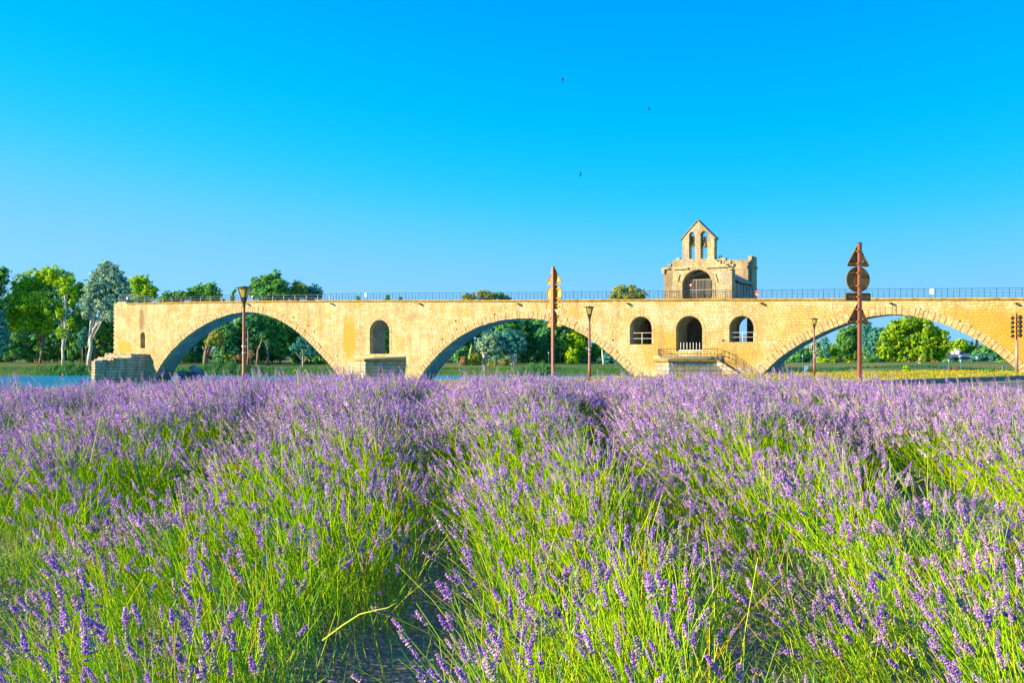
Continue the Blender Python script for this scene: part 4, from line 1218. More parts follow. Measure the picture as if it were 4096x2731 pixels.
tree('broadleaf_tree', 'bright green bushy tree rising behind the left end of the bridge', 320, [(545,1140,35,32),(575,1125,25,25),(600,1160,28,28),(560,1190,55,35),(515,1170,15,20),(615,1180,14,14)], 'bright', trunk=[[(560,1450),(560,1200)]])
tree('broadleaf_tree', 'dark green tree behind the silvery poplar and the bridge end', 312, [(330,1280,45,50),(430,1320,60,60),(330,1180,25,40),(500,1300,45,70),(310,1150,18,22)], 'green', base=380)
for i, (x, y, rx, ry, lab) in enumerate(((60,1375,60,50,'dark shrub mass at the left edge below the plane tree'),(150,1385,60,48,'dark shrub mass between the leaning trunk and the slim tree'),(230,1370,50,55,'dark shrub mass right behind the slim tree'),(310,1385,52,50,'dark shrub mass between the slim tree and the poplar'),(400,1385,50,48,'dark shrub mass behind the pale poplar trunk'),(460,1375,45,55,'dark shrub mass beside the stepped end pier'))):
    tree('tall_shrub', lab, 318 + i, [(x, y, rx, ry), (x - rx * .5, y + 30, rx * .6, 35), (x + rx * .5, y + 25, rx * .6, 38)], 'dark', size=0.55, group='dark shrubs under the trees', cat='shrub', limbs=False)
tree('young_tree', 'slender bluish tree trunk with thin crown between slim tree and poplar', 300, [(335,1340,20,30),(322,1375,14,20)], 'teal', base=330, trunk=[[(330,1450),(333,1350)]], size=0.3, tw=0.25)

back = [(-30,1330,60,90),(50,1300,50,80),(130,1290,55,90),(215,1310,50,90),(290,1290,45,90),(350,1320,45,80),(430,1350,50,80),(490,1370,40,70)]
bl_ = ['farthest dark tree at the left edge behind the sunlit plane','dark tree behind the left half of the sunlit plane tree','dark tree behind the forked trunk of the sunlit plane','dark tree behind the slim forked tree','dark tree filling the gap right of the slim tree','dark tree behind the pale poplar trunks','dark tree right behind the poplar crown foot','dark tree beside the left end wall of the bridge']
for i, ((x, y, rx, ry), lab) in enumerate(zip(back, bl_)):
    tree('broadleaf_tree', lab, 342 + i * 2, [(x, y, rx, ry), (x - rx * .4, y + 50, rx * .9, ry * .8), (x + rx * .4, y + 70, rx * .9, 60)], 'dark', size=0.65)

# -- rising above the deck
tree('broadleaf_tree', 'low dark green treetops above the deck right of the bridge end', 330, [(680,1190,30,25),(720,1185,28,22),(650,1200,20,15)], 'green', z0=0)
tree('broadleaf_tree', 'rounded green treetop above the deck left of the nearest lamp', 328, [(770,1180,30,28),(800,1165,28,28),(845,1158,28,28),(872,1180,18,25),(830,1195,55,25)], 'green', z0=0)
tree('slender_cypress', 'thin bent treetop just left of the nearest lamp head', 325, [(928,1195,8,14),(932,1178,6,14),(938,1163,6,8)], 'green', z0=0, size=0.3, limbs=False)
tree('broadleaf_tree', 'tallest green treetop with an upright spire right of the nearest lamp head', 322, [(1045,1135,38,30),(1075,1130,35,35),(1104,1105,17,28),(1120,1155,38,40),(1030,1165,35,32),(1085,1175,70,35),(1145,1170,18,28)], 'green', z0=0)
tree('broadleaf_tree', 'paler green treetop between the spired tree and the bluish one', 324, [(1190,1155,24,30),(1180,1175,30,28),(1215,1165,18,25)], 'olive', z0=0)
tree('broadleaf_tree', 'small bluish round treetop above the deck at the end of the group', 326, [(1255,1162,27,25),(1240,1180,30,22),(1278,1178,14,18)], 'teal', z0=0)
for px, py, r, lab in ((1552, 1192, 9, 'smallish lone treetop above the deck near the first white board'), (1600, 1197, 8, 'tiny treetop just right of the lone treetop above the deck'), (1432, 1196, 8, 'tiny treetop just left of the first white board')):
    tree('broadleaf_tree', lab, 340, [(px, py, r, 14), (px, py + 12, r * 1.3, 12)], 'green', z0=0, size=0.35, group='small treetops above the deck', limbs=False)
tree('broadleaf_tree', 'row of rounded grey-green treetop above the middle arch, left part', 335, [(1870,1190,22,16),(1890,1188,16,14)], 'olive', z0=0, size=0.4)
tree('broadleaf_tree', 'grey-green treetop above the middle arch with two humps', 337, [(1930,1180,22,20),(1955,1185,26,18),(1975,1188,12,14)], 'olive', z0=0, size=0.4)
tree('broadleaf_tree', 'darker treetop above the middle arch right next to the two humped one', 339, [(2000,1185,18,17),(2020,1195,20,12)], 'green', z0=0, size=0.4)
tree('broadleaf_tree', 'wide grey-green treetop above the deck left of the chapel', 330, [(2480,1168,30,25),(2525,1165,32,25),(2560,1180,28,20),(2460,1185,22,16),(2515,1190,60,18)], 'olive', z0=0, size=0.42)

# -- seen through the left arch
tree('broadleaf_tree', 'bluish forked tree at the left foot of the leftmost arch', 290, [(870,1345,28,28),(845,1370,22,25),(885,1370,16,20)], 'olive', base=822, trunk=[[(822,1450),(824,1400),(838,1350),(842,1330)],[(824,1400),(810,1385)],[(832,1380),(870,1365)]], size=0.35, tw=0.75)
arch1 = [(1530,1350,45,80,'green'),(1010,1275,60,30,'dark'),(720,1400,60,55,'dark'),(800,1330,60,60,'dark'),(900,1330,55,60,'dark'),(965,1330,50,70,'green'),(1040,1310,60,70,'dark'),(1120,1300,55,60,'green'),(1190,1330,55,60,'green'),(1265,1350,60,60,'green'),(1330,1400,50,60,'dark'),(920,1410,60,45,'dark'),(1020,1400,50,50,'dark'),(1110,1400,55,48,'teal'),(1290,1425,50,35,'dark')]
labs = ['green tree seen through the arched opening of the second pier','dark treetop filling the crown of the leftmost arch','dark tree behind the left foot of the leftmost arch','dark leafy tree seen through the leftmost arch beside the forked one','deep green tree just left of the nearest lamp pole, under the arch','sunlit green tree behind the nearest lamp pole under the arch','dark tree just right of the nearest lamp pole under the arch','green tree with lit top under the crown of the leftmost arch','green tree behind the small round tree of the leftmost arch','green tree touching the right side of the leftmost arch','dark tree low at the right foot of the leftmost arch','dark undergrowth shrub left of the nearest lamp pole','dark undergrowth shrub right of the nearest lamp pole','bluish undergrowth shrub above the cyclist','dark undergrowth shrub right of the small round tree']
for i, ((x, y, rx, ry, pl), lab) in enumerate(zip(arch1, labs)):
    bl = [(x, y, rx * .8, ry * .8), (x - rx * .55, y + ry * .35, rx * .55, ry * .6), (x + rx * .5, y + ry * .3, rx * .55, ry * .6), (x + rx * .1, y - ry * .5, rx * .5, ry * .4)]
    if y < 1380: bl.append((x, y + 75, rx * .75, 50))
    tree('broadleaf_tree' if y < 1395 else 'tall_shrub', lab, 306 + (i * 5) % 17, bl, pl, size=0.55, cat='tree' if y < 1395 else 'shrub')
for x, lab, pl in ((1030, 'pale bent trunk right of the nearest lamp pole under the arch', [[(1028,1450),(1032,1400),(1050,1350)],[(1032,1400),(1045,1375)]]), (1072, 'short pale broken trunk under the middle of the leftmost arch', [[(1076,1450),(1072,1400),(1065,1378)]]), (993, 'thin pale trunk just right of the nearest lamp pole', [[(992,1450),(995,1370),(990,1310)]])):
    tree('bare_trunk_tree', lab, 296, [(pl[0][-1][0], pl[0][-1][1] - 8, 12, 14)], 'dark', base=x, trunk=pl, size=0.35, bark='bark', tw=0.5, limbs=False)
tree('young_tree', 'small round bluish green tree with a pale trunk beside the cyclist', 288, [(1212,1375,32,22),(1190,1390,22,18),(1235,1390,30,22),(1210,1360,20,16),(1245,1408,22,18),(1170,1393,12,8),(1222,1405,20,14)], 'teal', base=1211, trunk=[[(1211,1462),(1211,1425),(1211,1422)],[(1211,1424),(1222,1408)],[(1211,1424),(1200,1410)]], size=0.3, bark='palebark', tw=0.22)
tree('oleander', 'pinkish oleander shrub behind the nearest lamp pole', 292, [(960,1425,18,14),(945,1430,14,12),(1005,1415,14,16)], 'pink', size=0.3, group='flowering oleanders on the far bank', cat='shrub', limbs=False)

# -- seen through the middle arch
tree('oleander', 'pink flowering oleander at the left foot of the middle arch', 296, [(1853,1440,14,16),(1850,1452,14,12)], 'pink', size=0.25, group='flowering oleanders on the far bank', cat='shrub', limbs=False)
tree('ivy_trunk_tree', 'leaning pale trunk wrapped in yellow ivy under the middle arch', 297, [(1879,1420,5,14),(1877,1445,7,18),(1884,1400,4,8),(1868,1455,5,10)], 'bright', base=1876, trunk=[[(1876,1466),(1880,1420),(1887,1380)]], size=0.22, bark='palebark', tw=0.35, limbs=False)
tree('golden_shrub', 'tall golden green shrub right of the ivy clad trunk', 298, [(1905,1430,18,20),(1918,1440,16,20),(1900,1450,16,14),(1925,1455,12,12)], 'olive', size=0.28, group='golden shrubs on the far bank', cat='shrub', limbs=False)
for x, y, rx, lab in ((1957, 1456, 7, 'tiny golden shrub right of the dark ivy stump'), (1980, 1455, 12, 'small round golden shrub second right of the dark stump'), (2012, 1447, 18, 'larger golden shrub left of the pollarded trunks'), (2030, 1440, 10, 'golden shrub touching the pollarded trunks')):
    tree('golden_shrub', lab, 296, [(x, y, rx, 14), (x + 3, y + 8, rx * .9, 8)], 'olive', size=0.25, group='golden shrubs on the far bank', cat='shrub', limbs=False)
tree('silver_poplar', 'white trunked tree with silvery and teal leaves under the middle arch', 300, [(1965,1355,32,22),(1935,1372,30,22),(1985,1385,38,30),(1930,1390,24,18),(1960,1400,34,20)], 'silver', base=1940, trunk=[[(1940,1466),(1937,1430),(1928,1395),(1920,1375),(1912,1365)],[(1936,1425),(1930,1400)]], size=0.32, bark='palebark', tw=0.5)
tree('pollard_tree', 'pollarded tree with orange lit forked trunks and a bluish crown', 302, [(2040,1345,42,30),(2070,1370,36,32),(2010,1375,34,30),(2045,1395,40,26),(2085,1390,22,26)], 'teal', base=2050, trunk=[[(2050,1470),(2050,1440),(2052,1400),(2053,1390)],[(2048,1445),(2038,1415),(2027,1395)],[(2044,1430),(2045,1380)],[(2058,1445),(2068,1415),(2076,1400)]], size=0.32, bark='palebark', tw=0.5)
arch2 = [(1850,1350,50,50,'dark'),(2070,1285,60,35,'dark'),(1930,1310,40,40,'green'),(1860,1400,50,45,'dark'),(1990,1330,55,45,'teal'),(2110,1330,50,55,'dark'),(2150,1300,45,45,'dark'),(2200,1330,50,60,'dark'),(2290,1350,45,55,'bright'),(2330,1330,38,40,'plane'),(2390,1410,45,45,'green'),(2440,1430,40,35,'teal'),(2140,1420,60,40,'dark'),(2230,1425,50,38,'dark'),(2310,1430,50,35,'dark'),(2480,1445,40,28,'green'),(1800,1430,40,35,'dark'),(2030,1300,50,40,'green'),(2240,1290,35,30,'green')]
labs2 = ['dark tree behind the white trunked tree, against the left of the middle arch','dark treetop filling the crown of the middle arch','green treetop above the silvery tree of the middle arch','dark tree behind the golden shrubs at the left of the middle arch','bluish treetop behind the white trunked tree','dark pine-like tree right of the pollarded tree','dark treetop under the crown of the middle arch','dark tree behind the farther sign pole','bright green tree right of the farther sign pole','bright treetop under the right shoulder of the middle arch','green tree right of the quay lamp in the middle arch','bluish tree low at the right of the middle arch','dark shrubs below the dark pine-like tree','dark shrubs behind the farther sign pole','dark shrubs left of the quay lamp in the middle arch','green shrub at the right foot of the middle arch','dark shrub at the left foot of the middle arch','green treetop left under the crown of the middle arch','green treetop just right of the farther sign pole top']
for i, ((x, y, rx, ry, pl), lab) in enumerate(zip(arch2, labs2)):
    bl = [(x, y, rx * .8, ry * .8), (x - rx * .55, y + ry * .35, rx * .55, ry * .6), (x + rx * .5, y + ry * .3, rx * .55, ry * .6), (x + rx * .1, y - ry * .5, rx * .5, ry * .4)]
    if y < 1380: bl.append((x, y + 70, rx * .75, 50))
    tree('broadleaf_tree' if y < 1415 else 'tall_shrub', lab, 310 + (i * 5) % 17 + (8 if pl == 'dark' else 0), bl, pl, size=0.55, cat='tree' if y < 1415 else 'shrub')
tree('bare_trunk_tree', 'pale bluish leaning trunk in the right part of the middle arch', 304, [(2408,1388,12,10)], 'green', base=2415, trunk=[[(2415,1462),(2410,1420),(2408,1385)]], size=0.3, bark='palebark', tw=0.4, limbs=False)

# -- seen through the right arch
arch3 = [
 ('broadleaf_tree','dark rounded tree at the left foot of the right arch',330,[(3185,1430,45,40),(3215,1425,35,35),(3160,1450,35,25)],'dark',0.45,None,'tree'),
 ('broadleaf_tree','bluish pointed treetop left of the smallest quay lamp',400,[(3300,1385,16,36),(3295,1420,20,30)],'teal',0.5,None,'tree'),
 ('broadleaf_tree','pale green tree behind the smallest quay lamp',405,[(3270,1390,25,28),(3245,1410,30,30),(3280,1430,35,30)],'silver',0.5,None,'tree'),
 ('broadleaf_tree','light green tree left of the wayside cross',410,[(3330,1400,22,22),(3350,1420,30,28),(3320,1440,28,20)],'bright',0.5,None,'tree'),
 ('tall_tree','tall airy tree with a bare leaning trunk left of the tall sign pole',415,[(3375,1335,22,24),(3400,1320,16,18),(3360,1360,20,16),(3390,1370,34,26),(3370,1400,30,24)],'green',0.45,[[(3375,1452),(3368,1420),(3345,1395)],[(3378,1420),(3382,1340)]],'tree'),
 ('tall_tree','tall airy tree directly left of the tall sign pole',417,[(3425,1315,18,24),(3420,1345,20,22),(3415,1380,26,30),(3430,1410,24,24)],'green',0.45,None,'tree'),
 ('tall_tree','tall bluish airy tree right of the tall sign pole',413,[(3465,1310,22,22),(3455,1335,18,22),(3485,1345,28,26),(3460,1380,28,30)],'teal',0.45,None,'tree'),
 ('tall_tree','bluish tree between the airy tree and the big plane tree',411,[(3510,1335,30,26),(3500,1370,32,34),(3530,1330,20,20),(3485,1400,30,26)],'teal',0.45,None,'tree'),
 ('plane_tree','huge sunlit round plane tree under the right arch',330,[(3590,1310,38,32),(3625,1295,38,30),(3660,1295,40,32),(3700,1310,38,36),(3560,1345,42,36),(3610,1345,48,40),(3660,1350,50,42),(3710,1350,42,40),(3770,1345,26,26),(3740,1340,30,35),(3545,1390,38,34),(3590,1400,45,38),(3640,1405,45,40),(3690,1400,42,42),(3740,1390,38,42),(3775,1385,22,36),(3550,1430,34,24),(3610,1440,40,22),(3680,1440,40,22),(3745,1430,32,26)],'plane',0.5,[[(3655,1458),(3655,1420)]],'tree'),
 ('rounded_tree','bright green round tree behind the house',450,[(3810,1385,28,22),(3840,1380,26,22),(3820,1410,34,24),(3795,1420,20,20)],'bright',0.55,None,'tree'),
 ('rounded_tree','green mixed treetops behind the house chimney',455,[(3860,1385,22,20),(3850,1370,14,14),(3880,1400,30,18),(3910,1400,26,16)],'green',0.55,None,'tree'),
 ('rounded_tree','olive treetop right of the two spruces',452,[(3930,1400,24,18),(3955,1395,22,18),(3920,1410,26,14)],'olive',0.55,None,'tree'),
 ('rounded_tree','dark tree behind the round topped lamp under the right arch',380,[(3940,1420,50,28),(3980,1425,40,28),(3905,1435,30,20)],'dark',0.5,None,'tree'),
 ('rounded_tree','dark green tree touching the right side of the right arch',385,[(3975,1395,36,30),(4010,1430,40,30),(3955,1400,20,20)],'green',0.5,None,'tree'),
 ('rounded_tree','low bluish broad tree in front of the dark trees by the house',360,[(3915,1432,28,16),(3955,1435,28,14)],'teal',0.4,None,'tree'),
]
for (nm, lab, Y, bl, pl, sz_, tr, ct) in arch3:
    tree(nm, lab, Y, bl, pl, size=sz_, trunk=tr, cat=ct, group='trees beyond the right arch', sub=0.85, fill=0.3)
back3 = [(3170,1425,45,30,'dark','dark tree low behind the left springing of the right arch'),(3240,1420,40,34,'green','green tree behind the dark tree left of the smallest quay lamp'),(3330,1425,40,34,'green','deep green tree behind the wayside cross'),(3400,1425,40,36,'green','green tree right behind the wayside cross'),(3470,1420,40,40,'dark','dark tree behind the cypress right of the tall sign pole'),(3530,1415,35,45,'dark','dark tree against the left flank of the big plane tree'),(3800,1440,35,20,'dark','dark trees below the house left side'),(3900,1440,40,18,'dark','dark shrubbery right of the house'),(3970,1445,50,18,'dark','dark shrubbery low behind the grey wall')]
for i, (x, y, rx, ry, pl_, lab) in enumerate(back3):
    tree('broadleaf_tree', lab, 425 + i * 2 if y < 1430 else 372 + i, [(x, y, rx, ry), (x + rx * .4, y + ry * .4, rx * .7, ry * .7), (x - rx * .4, y + ry * .4, rx * .7, ry * .7)], pl_, size=0.6, group='trees beyond the right arch')
for px, pt, lab in ((3853,1356,'left spruce behind the house, nearest its chimney'),(3889,1360,'middle spruce, left one of the close pair'),(3907,1354,'right spruce, tallest one of the close pair'),(3841,1362,'small spruce top at the far left of the spruces')):
    h = 1440 - pt
    tree('spruce', lab, 458, [(px, pt + h * .12, 4, h * .12), (px, pt + h * .3, 7, h * .14), (px, pt + h * .5, 10, h * .16), (px, pt + h * .72, 12, h * .16)], 'spruce', size=0.4, group='spruces behind the house', limbs=False)
for px, pt, pb, lab in ((3457,1385,1440,'pointed cypress just right of the tall sign pole'),(3422,1405,1440,'small pointed cypress just left of the tall sign pole'),(3496,1412,1455,'small pointed cypress left of the big plane tree'),(3700,1375,1456,'column cypress at the right foot of the big plane tree'),(3727,1390,1456,'column cypress rightmost under the big plane tree'),(3284,1395,1440,'thin cypress right behind the smallest quay lamp')):
    h = pb - pt
    tree('cypress', lab, 326, [(px, pt + h * .2, 3.5, h * .2), (px, pt + h * .5, 6, h * .3), (px, pt + h * .78, 7, h * .25)], 'cypress', size=0.28, group='cypresses beyond the right arch', limbs=False)
for i, (px, py, rx, ry, pl, lab) in enumerate(((3290,1445,20,14,'bright','lit shrub right of the smallest quay lamp'),(3320,1447,22,14,'bright','lit shrub left of the wayside cross'),(3340,1440,18,16,'cypress','upright lit shrub just left of the wayside cross'),(3385,1442,18,18,'cypress','tall lit shrub just right of the wayside cross'),(3405,1450,14,10,'bright','low lit shrub right of the wayside cross'),(3470,1445,20,16,'cypress','lit shrub between the tall sign pole and the plane tree'),(3500,1440,22,18,'dark','dark shrub left of the plane tree'),(3525,1450,22,14,'dark','dark low shrub under the plane tree'),(4000,1455,22,12,'bright','bright round shrub at the right foot of the right arch'),(4035,1453,20,13,'olive','grey-green shrub at the right foot of the right arch'),(3790,1448,22,14,'dark','dark hedge shrub in front of the left end of the house'),(3832,1452,16,9,'dark','dark hedge shrub in front of the house window'),(3880,1449,18,12,'dark','dark hedge shrub in front of the right end of the house'),(3885,1459,30,5,'bright','low bright hedge in front of the house'))):
    tree('lit_shrub', lab, 322 + i % 4, [(px, py, rx, ry), (px + rx * .5, py + 3, rx * .6, ry * .8), (px - rx * .5, py + 4, rx * .6, ry * .7)], pl, size=0.32, group='shrubs beyond the right arch', cat='shrub', limbs=False)
for px, py, rx, ry, lab in ((3635,1450,9,9,'pink oleander under the left half of the big plane tree'),(3747,1452,11,9,'round pinkish oleander right of the big plane tree')):
    tree('oleander', lab, 318, [(px, py, rx, ry), (px, py + 3, rx, ry * .7)], 'pink', size=0.22, group='flowering oleanders on the far bank', cat='shrub', limbs=False)

# leafy bush on the near bank, in front of the reeds
def near_bush(px, py, rx, ry, Y, pal, lab, size):
    tree('bush', lab, Y, [(px, py, rx, ry), (px + rx * .5, py + ry * .4, rx * .7, ry * .6), (px - rx * .6, py + ry * .5, rx * .6, ry * .5)], pal, size=size, group='bushes on the near bank', cat='bush', limbs=False)
near_bush(3625, 1475, 14, 14, 112, 'bright', 'bright green leafy bush on the near bank under the right arch', 0.12)
near_bush(3540, 1488, 14, 6, 110, 'green', 'low dark green bush on the near bank left of the leafy one', 0.12)
near_bush(3950, 1484, 30, 6, 112, 'green', 'long low green bush in front of the grey wall', 0.12)
near_bush(4040, 1483, 8, 6, 112, 'dark', 'small dark bush beside the foot of the floodlight mast', 0.1)
near_bush(1860, 1512, 9, 9, 72, 'bright', 'small bright weed bush on the near verge beside the water', 0.07)

# ---------------------------------------------------------------- reeds and bank vegetation
def blades(name, pts, hts, wid, cols, lean, seed, mat, extra=None):
    g = np.random.default_rng(seed); n = len(pts)
    an = g.uniform(0, math.pi, n); sd = np.stack([np.cos(an), np.sin(an), np.zeros(n)], 1) * wid
    ld = np.stack([g.normal(lean, 0.22, n), g.normal(0, 0.2, n), np.zeros(n)], 1)
    h = hts[:, None]
    up = np.array([0, 0, 1.0])
    b = pts; m_ = pts + up * h * 0.6 + ld * h * 0.25; t_ = pts + up * h + ld * h
    V = np.stack([b - sd, b + sd, m_ + sd * .7, m_ - sd * .7, t_], 1).reshape(-1, 3)
    i0 = np.arange(n)[:, None] * 5
    F4 = i0 + np.array([[0, 1, 2, 3]]); F3 = i0 + np.array([[3, 2, 4, 4]])
    F3 = i0 + np.array([[3, 2, 4, 4]])
    tri = np.concatenate([i0 + np.array([[0, 1, 2]]), i0 + np.array([[0, 2, 3]]), i0 + np.array([[3, 2, 4]])])
    c = np.repeat(cols, 5, 0)
    return big_mesh(name, V, tri, c, mat)
g = np.random.default_rng(3)
P = []; Hh = []; Cc = []
n = 60000
x = g.uniform(-180, 130, n); r_ = np.zeros(n)
yb = 268 - 70 * sstep(0.30, 0.42, x / 262)
y = yb + g.uniform(-3.5, 9.5, n)
z = height(x, y)
pxr = x / y * F + 2048
clump_ = np.exp(-((pxr - 280) / 90) ** 2) + np.exp(-((pxr - 560) / 70) ** 2) + np.exp(-((pxr - 900) / 130) ** 2) + np.exp(-((pxr - 2150) / 60) ** 2) * 0.9
tall = 0.3 + 2.3 * np.clip(clump_ * (0.75 + 0.25 * np.sin(x * 1.7)), 0, 1) * (np.abs(y - yb - 1) < 4) * g.uniform(0.5, 1.2, n)
tall = np.where((x > 58) , np.maximum(tall, 0.75 * g.uniform(0.5, 1.2, n) * (y - yb < 3)), tall)
keep = z > WZ - 0.4
P = np.stack([x, y, z - 0.1], 1)[keep]; tall = (tall * g.uniform(0.6, 1.2, n))[keep]
cc = np.array([[0.04, 0.20, 0.08], [0.08, 0.28, 0.06], [0.14, 0.34, 0.05], [0.10, 0.30, 0.16]])[g.integers(0, 4, n)][keep] * g.uniform(0.7, 1.2, len(P))[:, None]
cc[P[:, 0] > 40] *= np.array([0.5, 0.62, 1.0])  # right-hand reeds darkened to teal, their shade put into the colour
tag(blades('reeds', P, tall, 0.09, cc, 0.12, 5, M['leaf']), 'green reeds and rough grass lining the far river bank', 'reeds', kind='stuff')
# rough grass along the verge
n = 26000
x = g.uniform(-45, 70, n); d = g.uniform(44.5, 77, n); y = d + 0.97 * x
ok = (y > 25) & (y < 135); x = x[ok]; y = y[ok]; n = len(x)
P = np.stack([x, y, height(x, y) - 0.02], 1)
cc = np.array([[0.52, 0.42, 0.03], [0.42, 0.44, 0.03], [0.30, 0.40, 0.03], [0.60, 0.46, 0.06]])[g.integers(0, 4, n)] * g.uniform(0.8, 1.2, n)[:, None]
tag(blades('grass', P, g.uniform(0.06, 0.2, n), 0.03, cc, 0.1, 8, M['leaf']), 'dry yellow grass on the near verge behind the lavender', 'grass', kind='stuff')
# ---------------------------------------------------------------- rock by the arch foot
rk = MB()
p = at(765, 1480, 190)
for i in range(7):
    rk.rock((random.uniform(-1.8, 1.8), random.uniform(-1, 1), i * 0.45 + 0.2), (2.3 - i * 0.22, 1.8, 0.9), i)
o = tag(rk.build('rock', plain('grey_rock', (0.22, 0.26, 0.26), 0.9, 0, 0.3, 0.8, 0.5)), 'large grey rock in the water behind the foot of the leftmost arch', 'rock'); o.location = (p.x, p.y, WZ - 0.4)  # mottled grey tone over the whole rock

# ---------------------------------------------------------------- house beyond the right arch
Yh = 350
def hx(px): return far(px, Yh) - far(3840, Yh)
zg = gz(far(3840, Yh), Yh)
def hz_(py): return EYE + (HOR - py) / F * Yh - zg
ho = thing('house', 'low house with blue shaded roofs and a white chimney under the right arch', 'house', (far(3840, Yh), Yh, zg))
wallm = plain('shade_tinted_render', (0.26, 0.30, 0.36), 0.9, 0, 0.1, 0.5); roofm = plain('slate_tiles', (0.06, 0.10, 0.20), 0.8, 0, 0.3, 1.0)  # shade on the walls put into their darker, bluish colour
MB().box(((hx(3778) + hx(3872)) / 2, 3.0, hz_(1430) / 2), (hx(3872) - hx(3778), 6.0, hz_(1430))).build('wall', wallm, ho)
MB().box(((hx(3872) + hx(3895)) / 2 + 0.01, 4.0, hz_(1426) / 2), (hx(3895) - hx(3872), 6.0, hz_(1426))).build('wall', wallm, ho)
def hip(x0, x1, y0, y1, z0, z1, r0, r1):
    ym = (y0 + y1) / 2
    return MB().add([(x0, y0, z0), (x1, y0, z0), (x1, y1, z0), (x0, y1, z0), (r0, ym, z1), (r1, ym, z1)], [(0, 1, 5, 4), (1, 2, 5), (2, 3, 4, 5), (3, 0, 4), (3, 2, 1, 0)])
rf1 = hip(hx(3772), hx(3878), -0.8, 6.6, hz_(1428), hz_(1416), hx(3796), hx(3860)).build('roof', roofm, ho)
hip(hx(3852), hx(3904), 1.0, 9.0, hz_(1423), hz_(1407), hx(3856), hx(3872)).build('roof', roofm, ho)
ch = MB().box((hx(3843), 3.0, hz_(1410)), (1.2, 1.1, 2.4)).build('chimney', M['white'], rf1)
MB().box((hx(3843), 3.0, hz_(1397)), (1.7, 1.5, 0.3)).build('chimney_cap', M['white'], ch)
MB().box((hx(3826), 3.0, hz_(1411)), (0.8, 0.7, 1.2)).build('chimney', M['white'], rf1)
for px in (3818, 3830, 3848, 3866):
    wnd = MB().box((hx(px), -0.03, hz_(1438)), (0.9, 0.1, 1.1)).build('window', plain('window_glass', (0.03, 0.05, 0.1), 0.2), ho)
    for sg in (-1, 1): MB().box((hx(px) + sg * 0.68, -0.05, hz_(1438)), (0.42, 0.06, 1.15)).build('shutter', M['bluep'], wnd)
MB().box((hx(3840), -0.02, 1.05), (1.0, 0.08, 2.1)).build('door', M['white'], ho)

# ---------------------------------------------------------------- low wall, bench, bins, lamps, signs on the far side
Yw = 205
x0, x1 = far(3776, Yw), far(4062, Yw); zw = gz((x0 + x1) / 2, Yw + 2)
zt = EYE + (HOR - 1477) / F * Yw
wl = MB().box(((x0 + x1) / 2, Yw, (zt + zt - 2.2) / 2), (x1 - x0, 0.5, 2.2)).build('low_wall', plain('grey_wall_stone', (0.34, 0.36, 0.38), 0.9, 0, 0.3, 0.5))
tag(wl, 'long low grey wall in shade at the water edge under the right arch', 'wall')
def bench(px, py, Y, wpx, mat, lab, rz=0):
    p = at(px, py, Y); W_ = wpx / F * Y
    o = thing('bench', lab, 'bench', (p.x, p.y, p.z), rz, 'park benches on the far bank')
    MB().box((0, 0, 0.45), (W_, 0.42, 0.06)).build('seat', mat, o)
    MB().box((0, 0.24, 0.72), (W_, 0.05, 0.4)).build('backrest', mat, o)
    for s_ in (-1, 1): MB().box((s_ * W_ * 0.42, 0.02, 0.21), (0.08, 0.42, 0.42)).build('leg', M['iron'], o)
woodr = plain('red_brown_wood', (0.35, 0.10, 0.05), 0.7); woodd = plain('dark_wood', (0.12, 0.09, 0.07), 0.8)
bench(3812, 1488, 198, 42, woodr, 'red-brown bench in front of the low grey wall')
bench(2048, 1478, 282, 26, woodd, 'dark bench on the far bank below the pollarded tree')
bench(167, 1465, 285, 34, woodd, 'dark bench on the lawn below the plane tree on the left')
def bin_(px, py, Y, wpx, hpx, mat, lab, grp='litter bins'):
    p = at(px, py, Y); r = wpx / F * Y / 2; h = hpx / F * Y
    o = tag(MB().lathe([(r * .9, 0), (r, 0.08), (r, h * .86), (r * 1.06, h * .88), (r * 1.06, h), (r * .5, h * 1.04)], n=12).build('litter_bin', mat, None, True), lab, 'bin', grp)
    o.location = (p.x, p.y, p.z)
bin_(4011, 1489, 116, 9, 24, M['teal'], 'tall dark teal bin on the verge left of the floodlight mast')
bin_(2008, 1478, 283, 7, 12, M['teal'], 'turquoise topped bin left of the bench under the middle arch')
bin_(3840, 1487, 199, 6, 12, M['iron'], 'dark bin right of the red-brown bench')
p = at(3776, 1474, 200)
pn = thing('notice_panel', 'blue notice panel on a post at the left end of the low grey wall', 'sign', (p.x, p.y, p.z - 1.4))
MB().box((0, 0, 0.9), (0.09, 0.09, 1.8)).build('post', M['steel'], pn)
MB().box((0, -0.08, 1.75), (0.45, 0.06, 0.7)).build('panel', M['bluep'], pn)
def far_lamp(px, pt, pb, Y, lab, lit=False):
    p = at(px, pb, Y); h = (pb - pt) / F * Y
    o = thing('park_lamp', lab, 'lamp post', (p.x, p.y, p.z), 0, 'lamp posts on the far bank')
    MB().lathe([(0.07, 0), (0.05, h - 0.5)], n=8).build('pole', M['teal'], o)
    MB().lathe([(0.08, h - 0.55), (0.28, h - 0.06), (0.30, h - 0.02), (0.06, h)], n=10).build('lantern', M['white'] if lit else plain('pale_blue_glass', (0.35, 0.55, 0.62), 0.4), o)
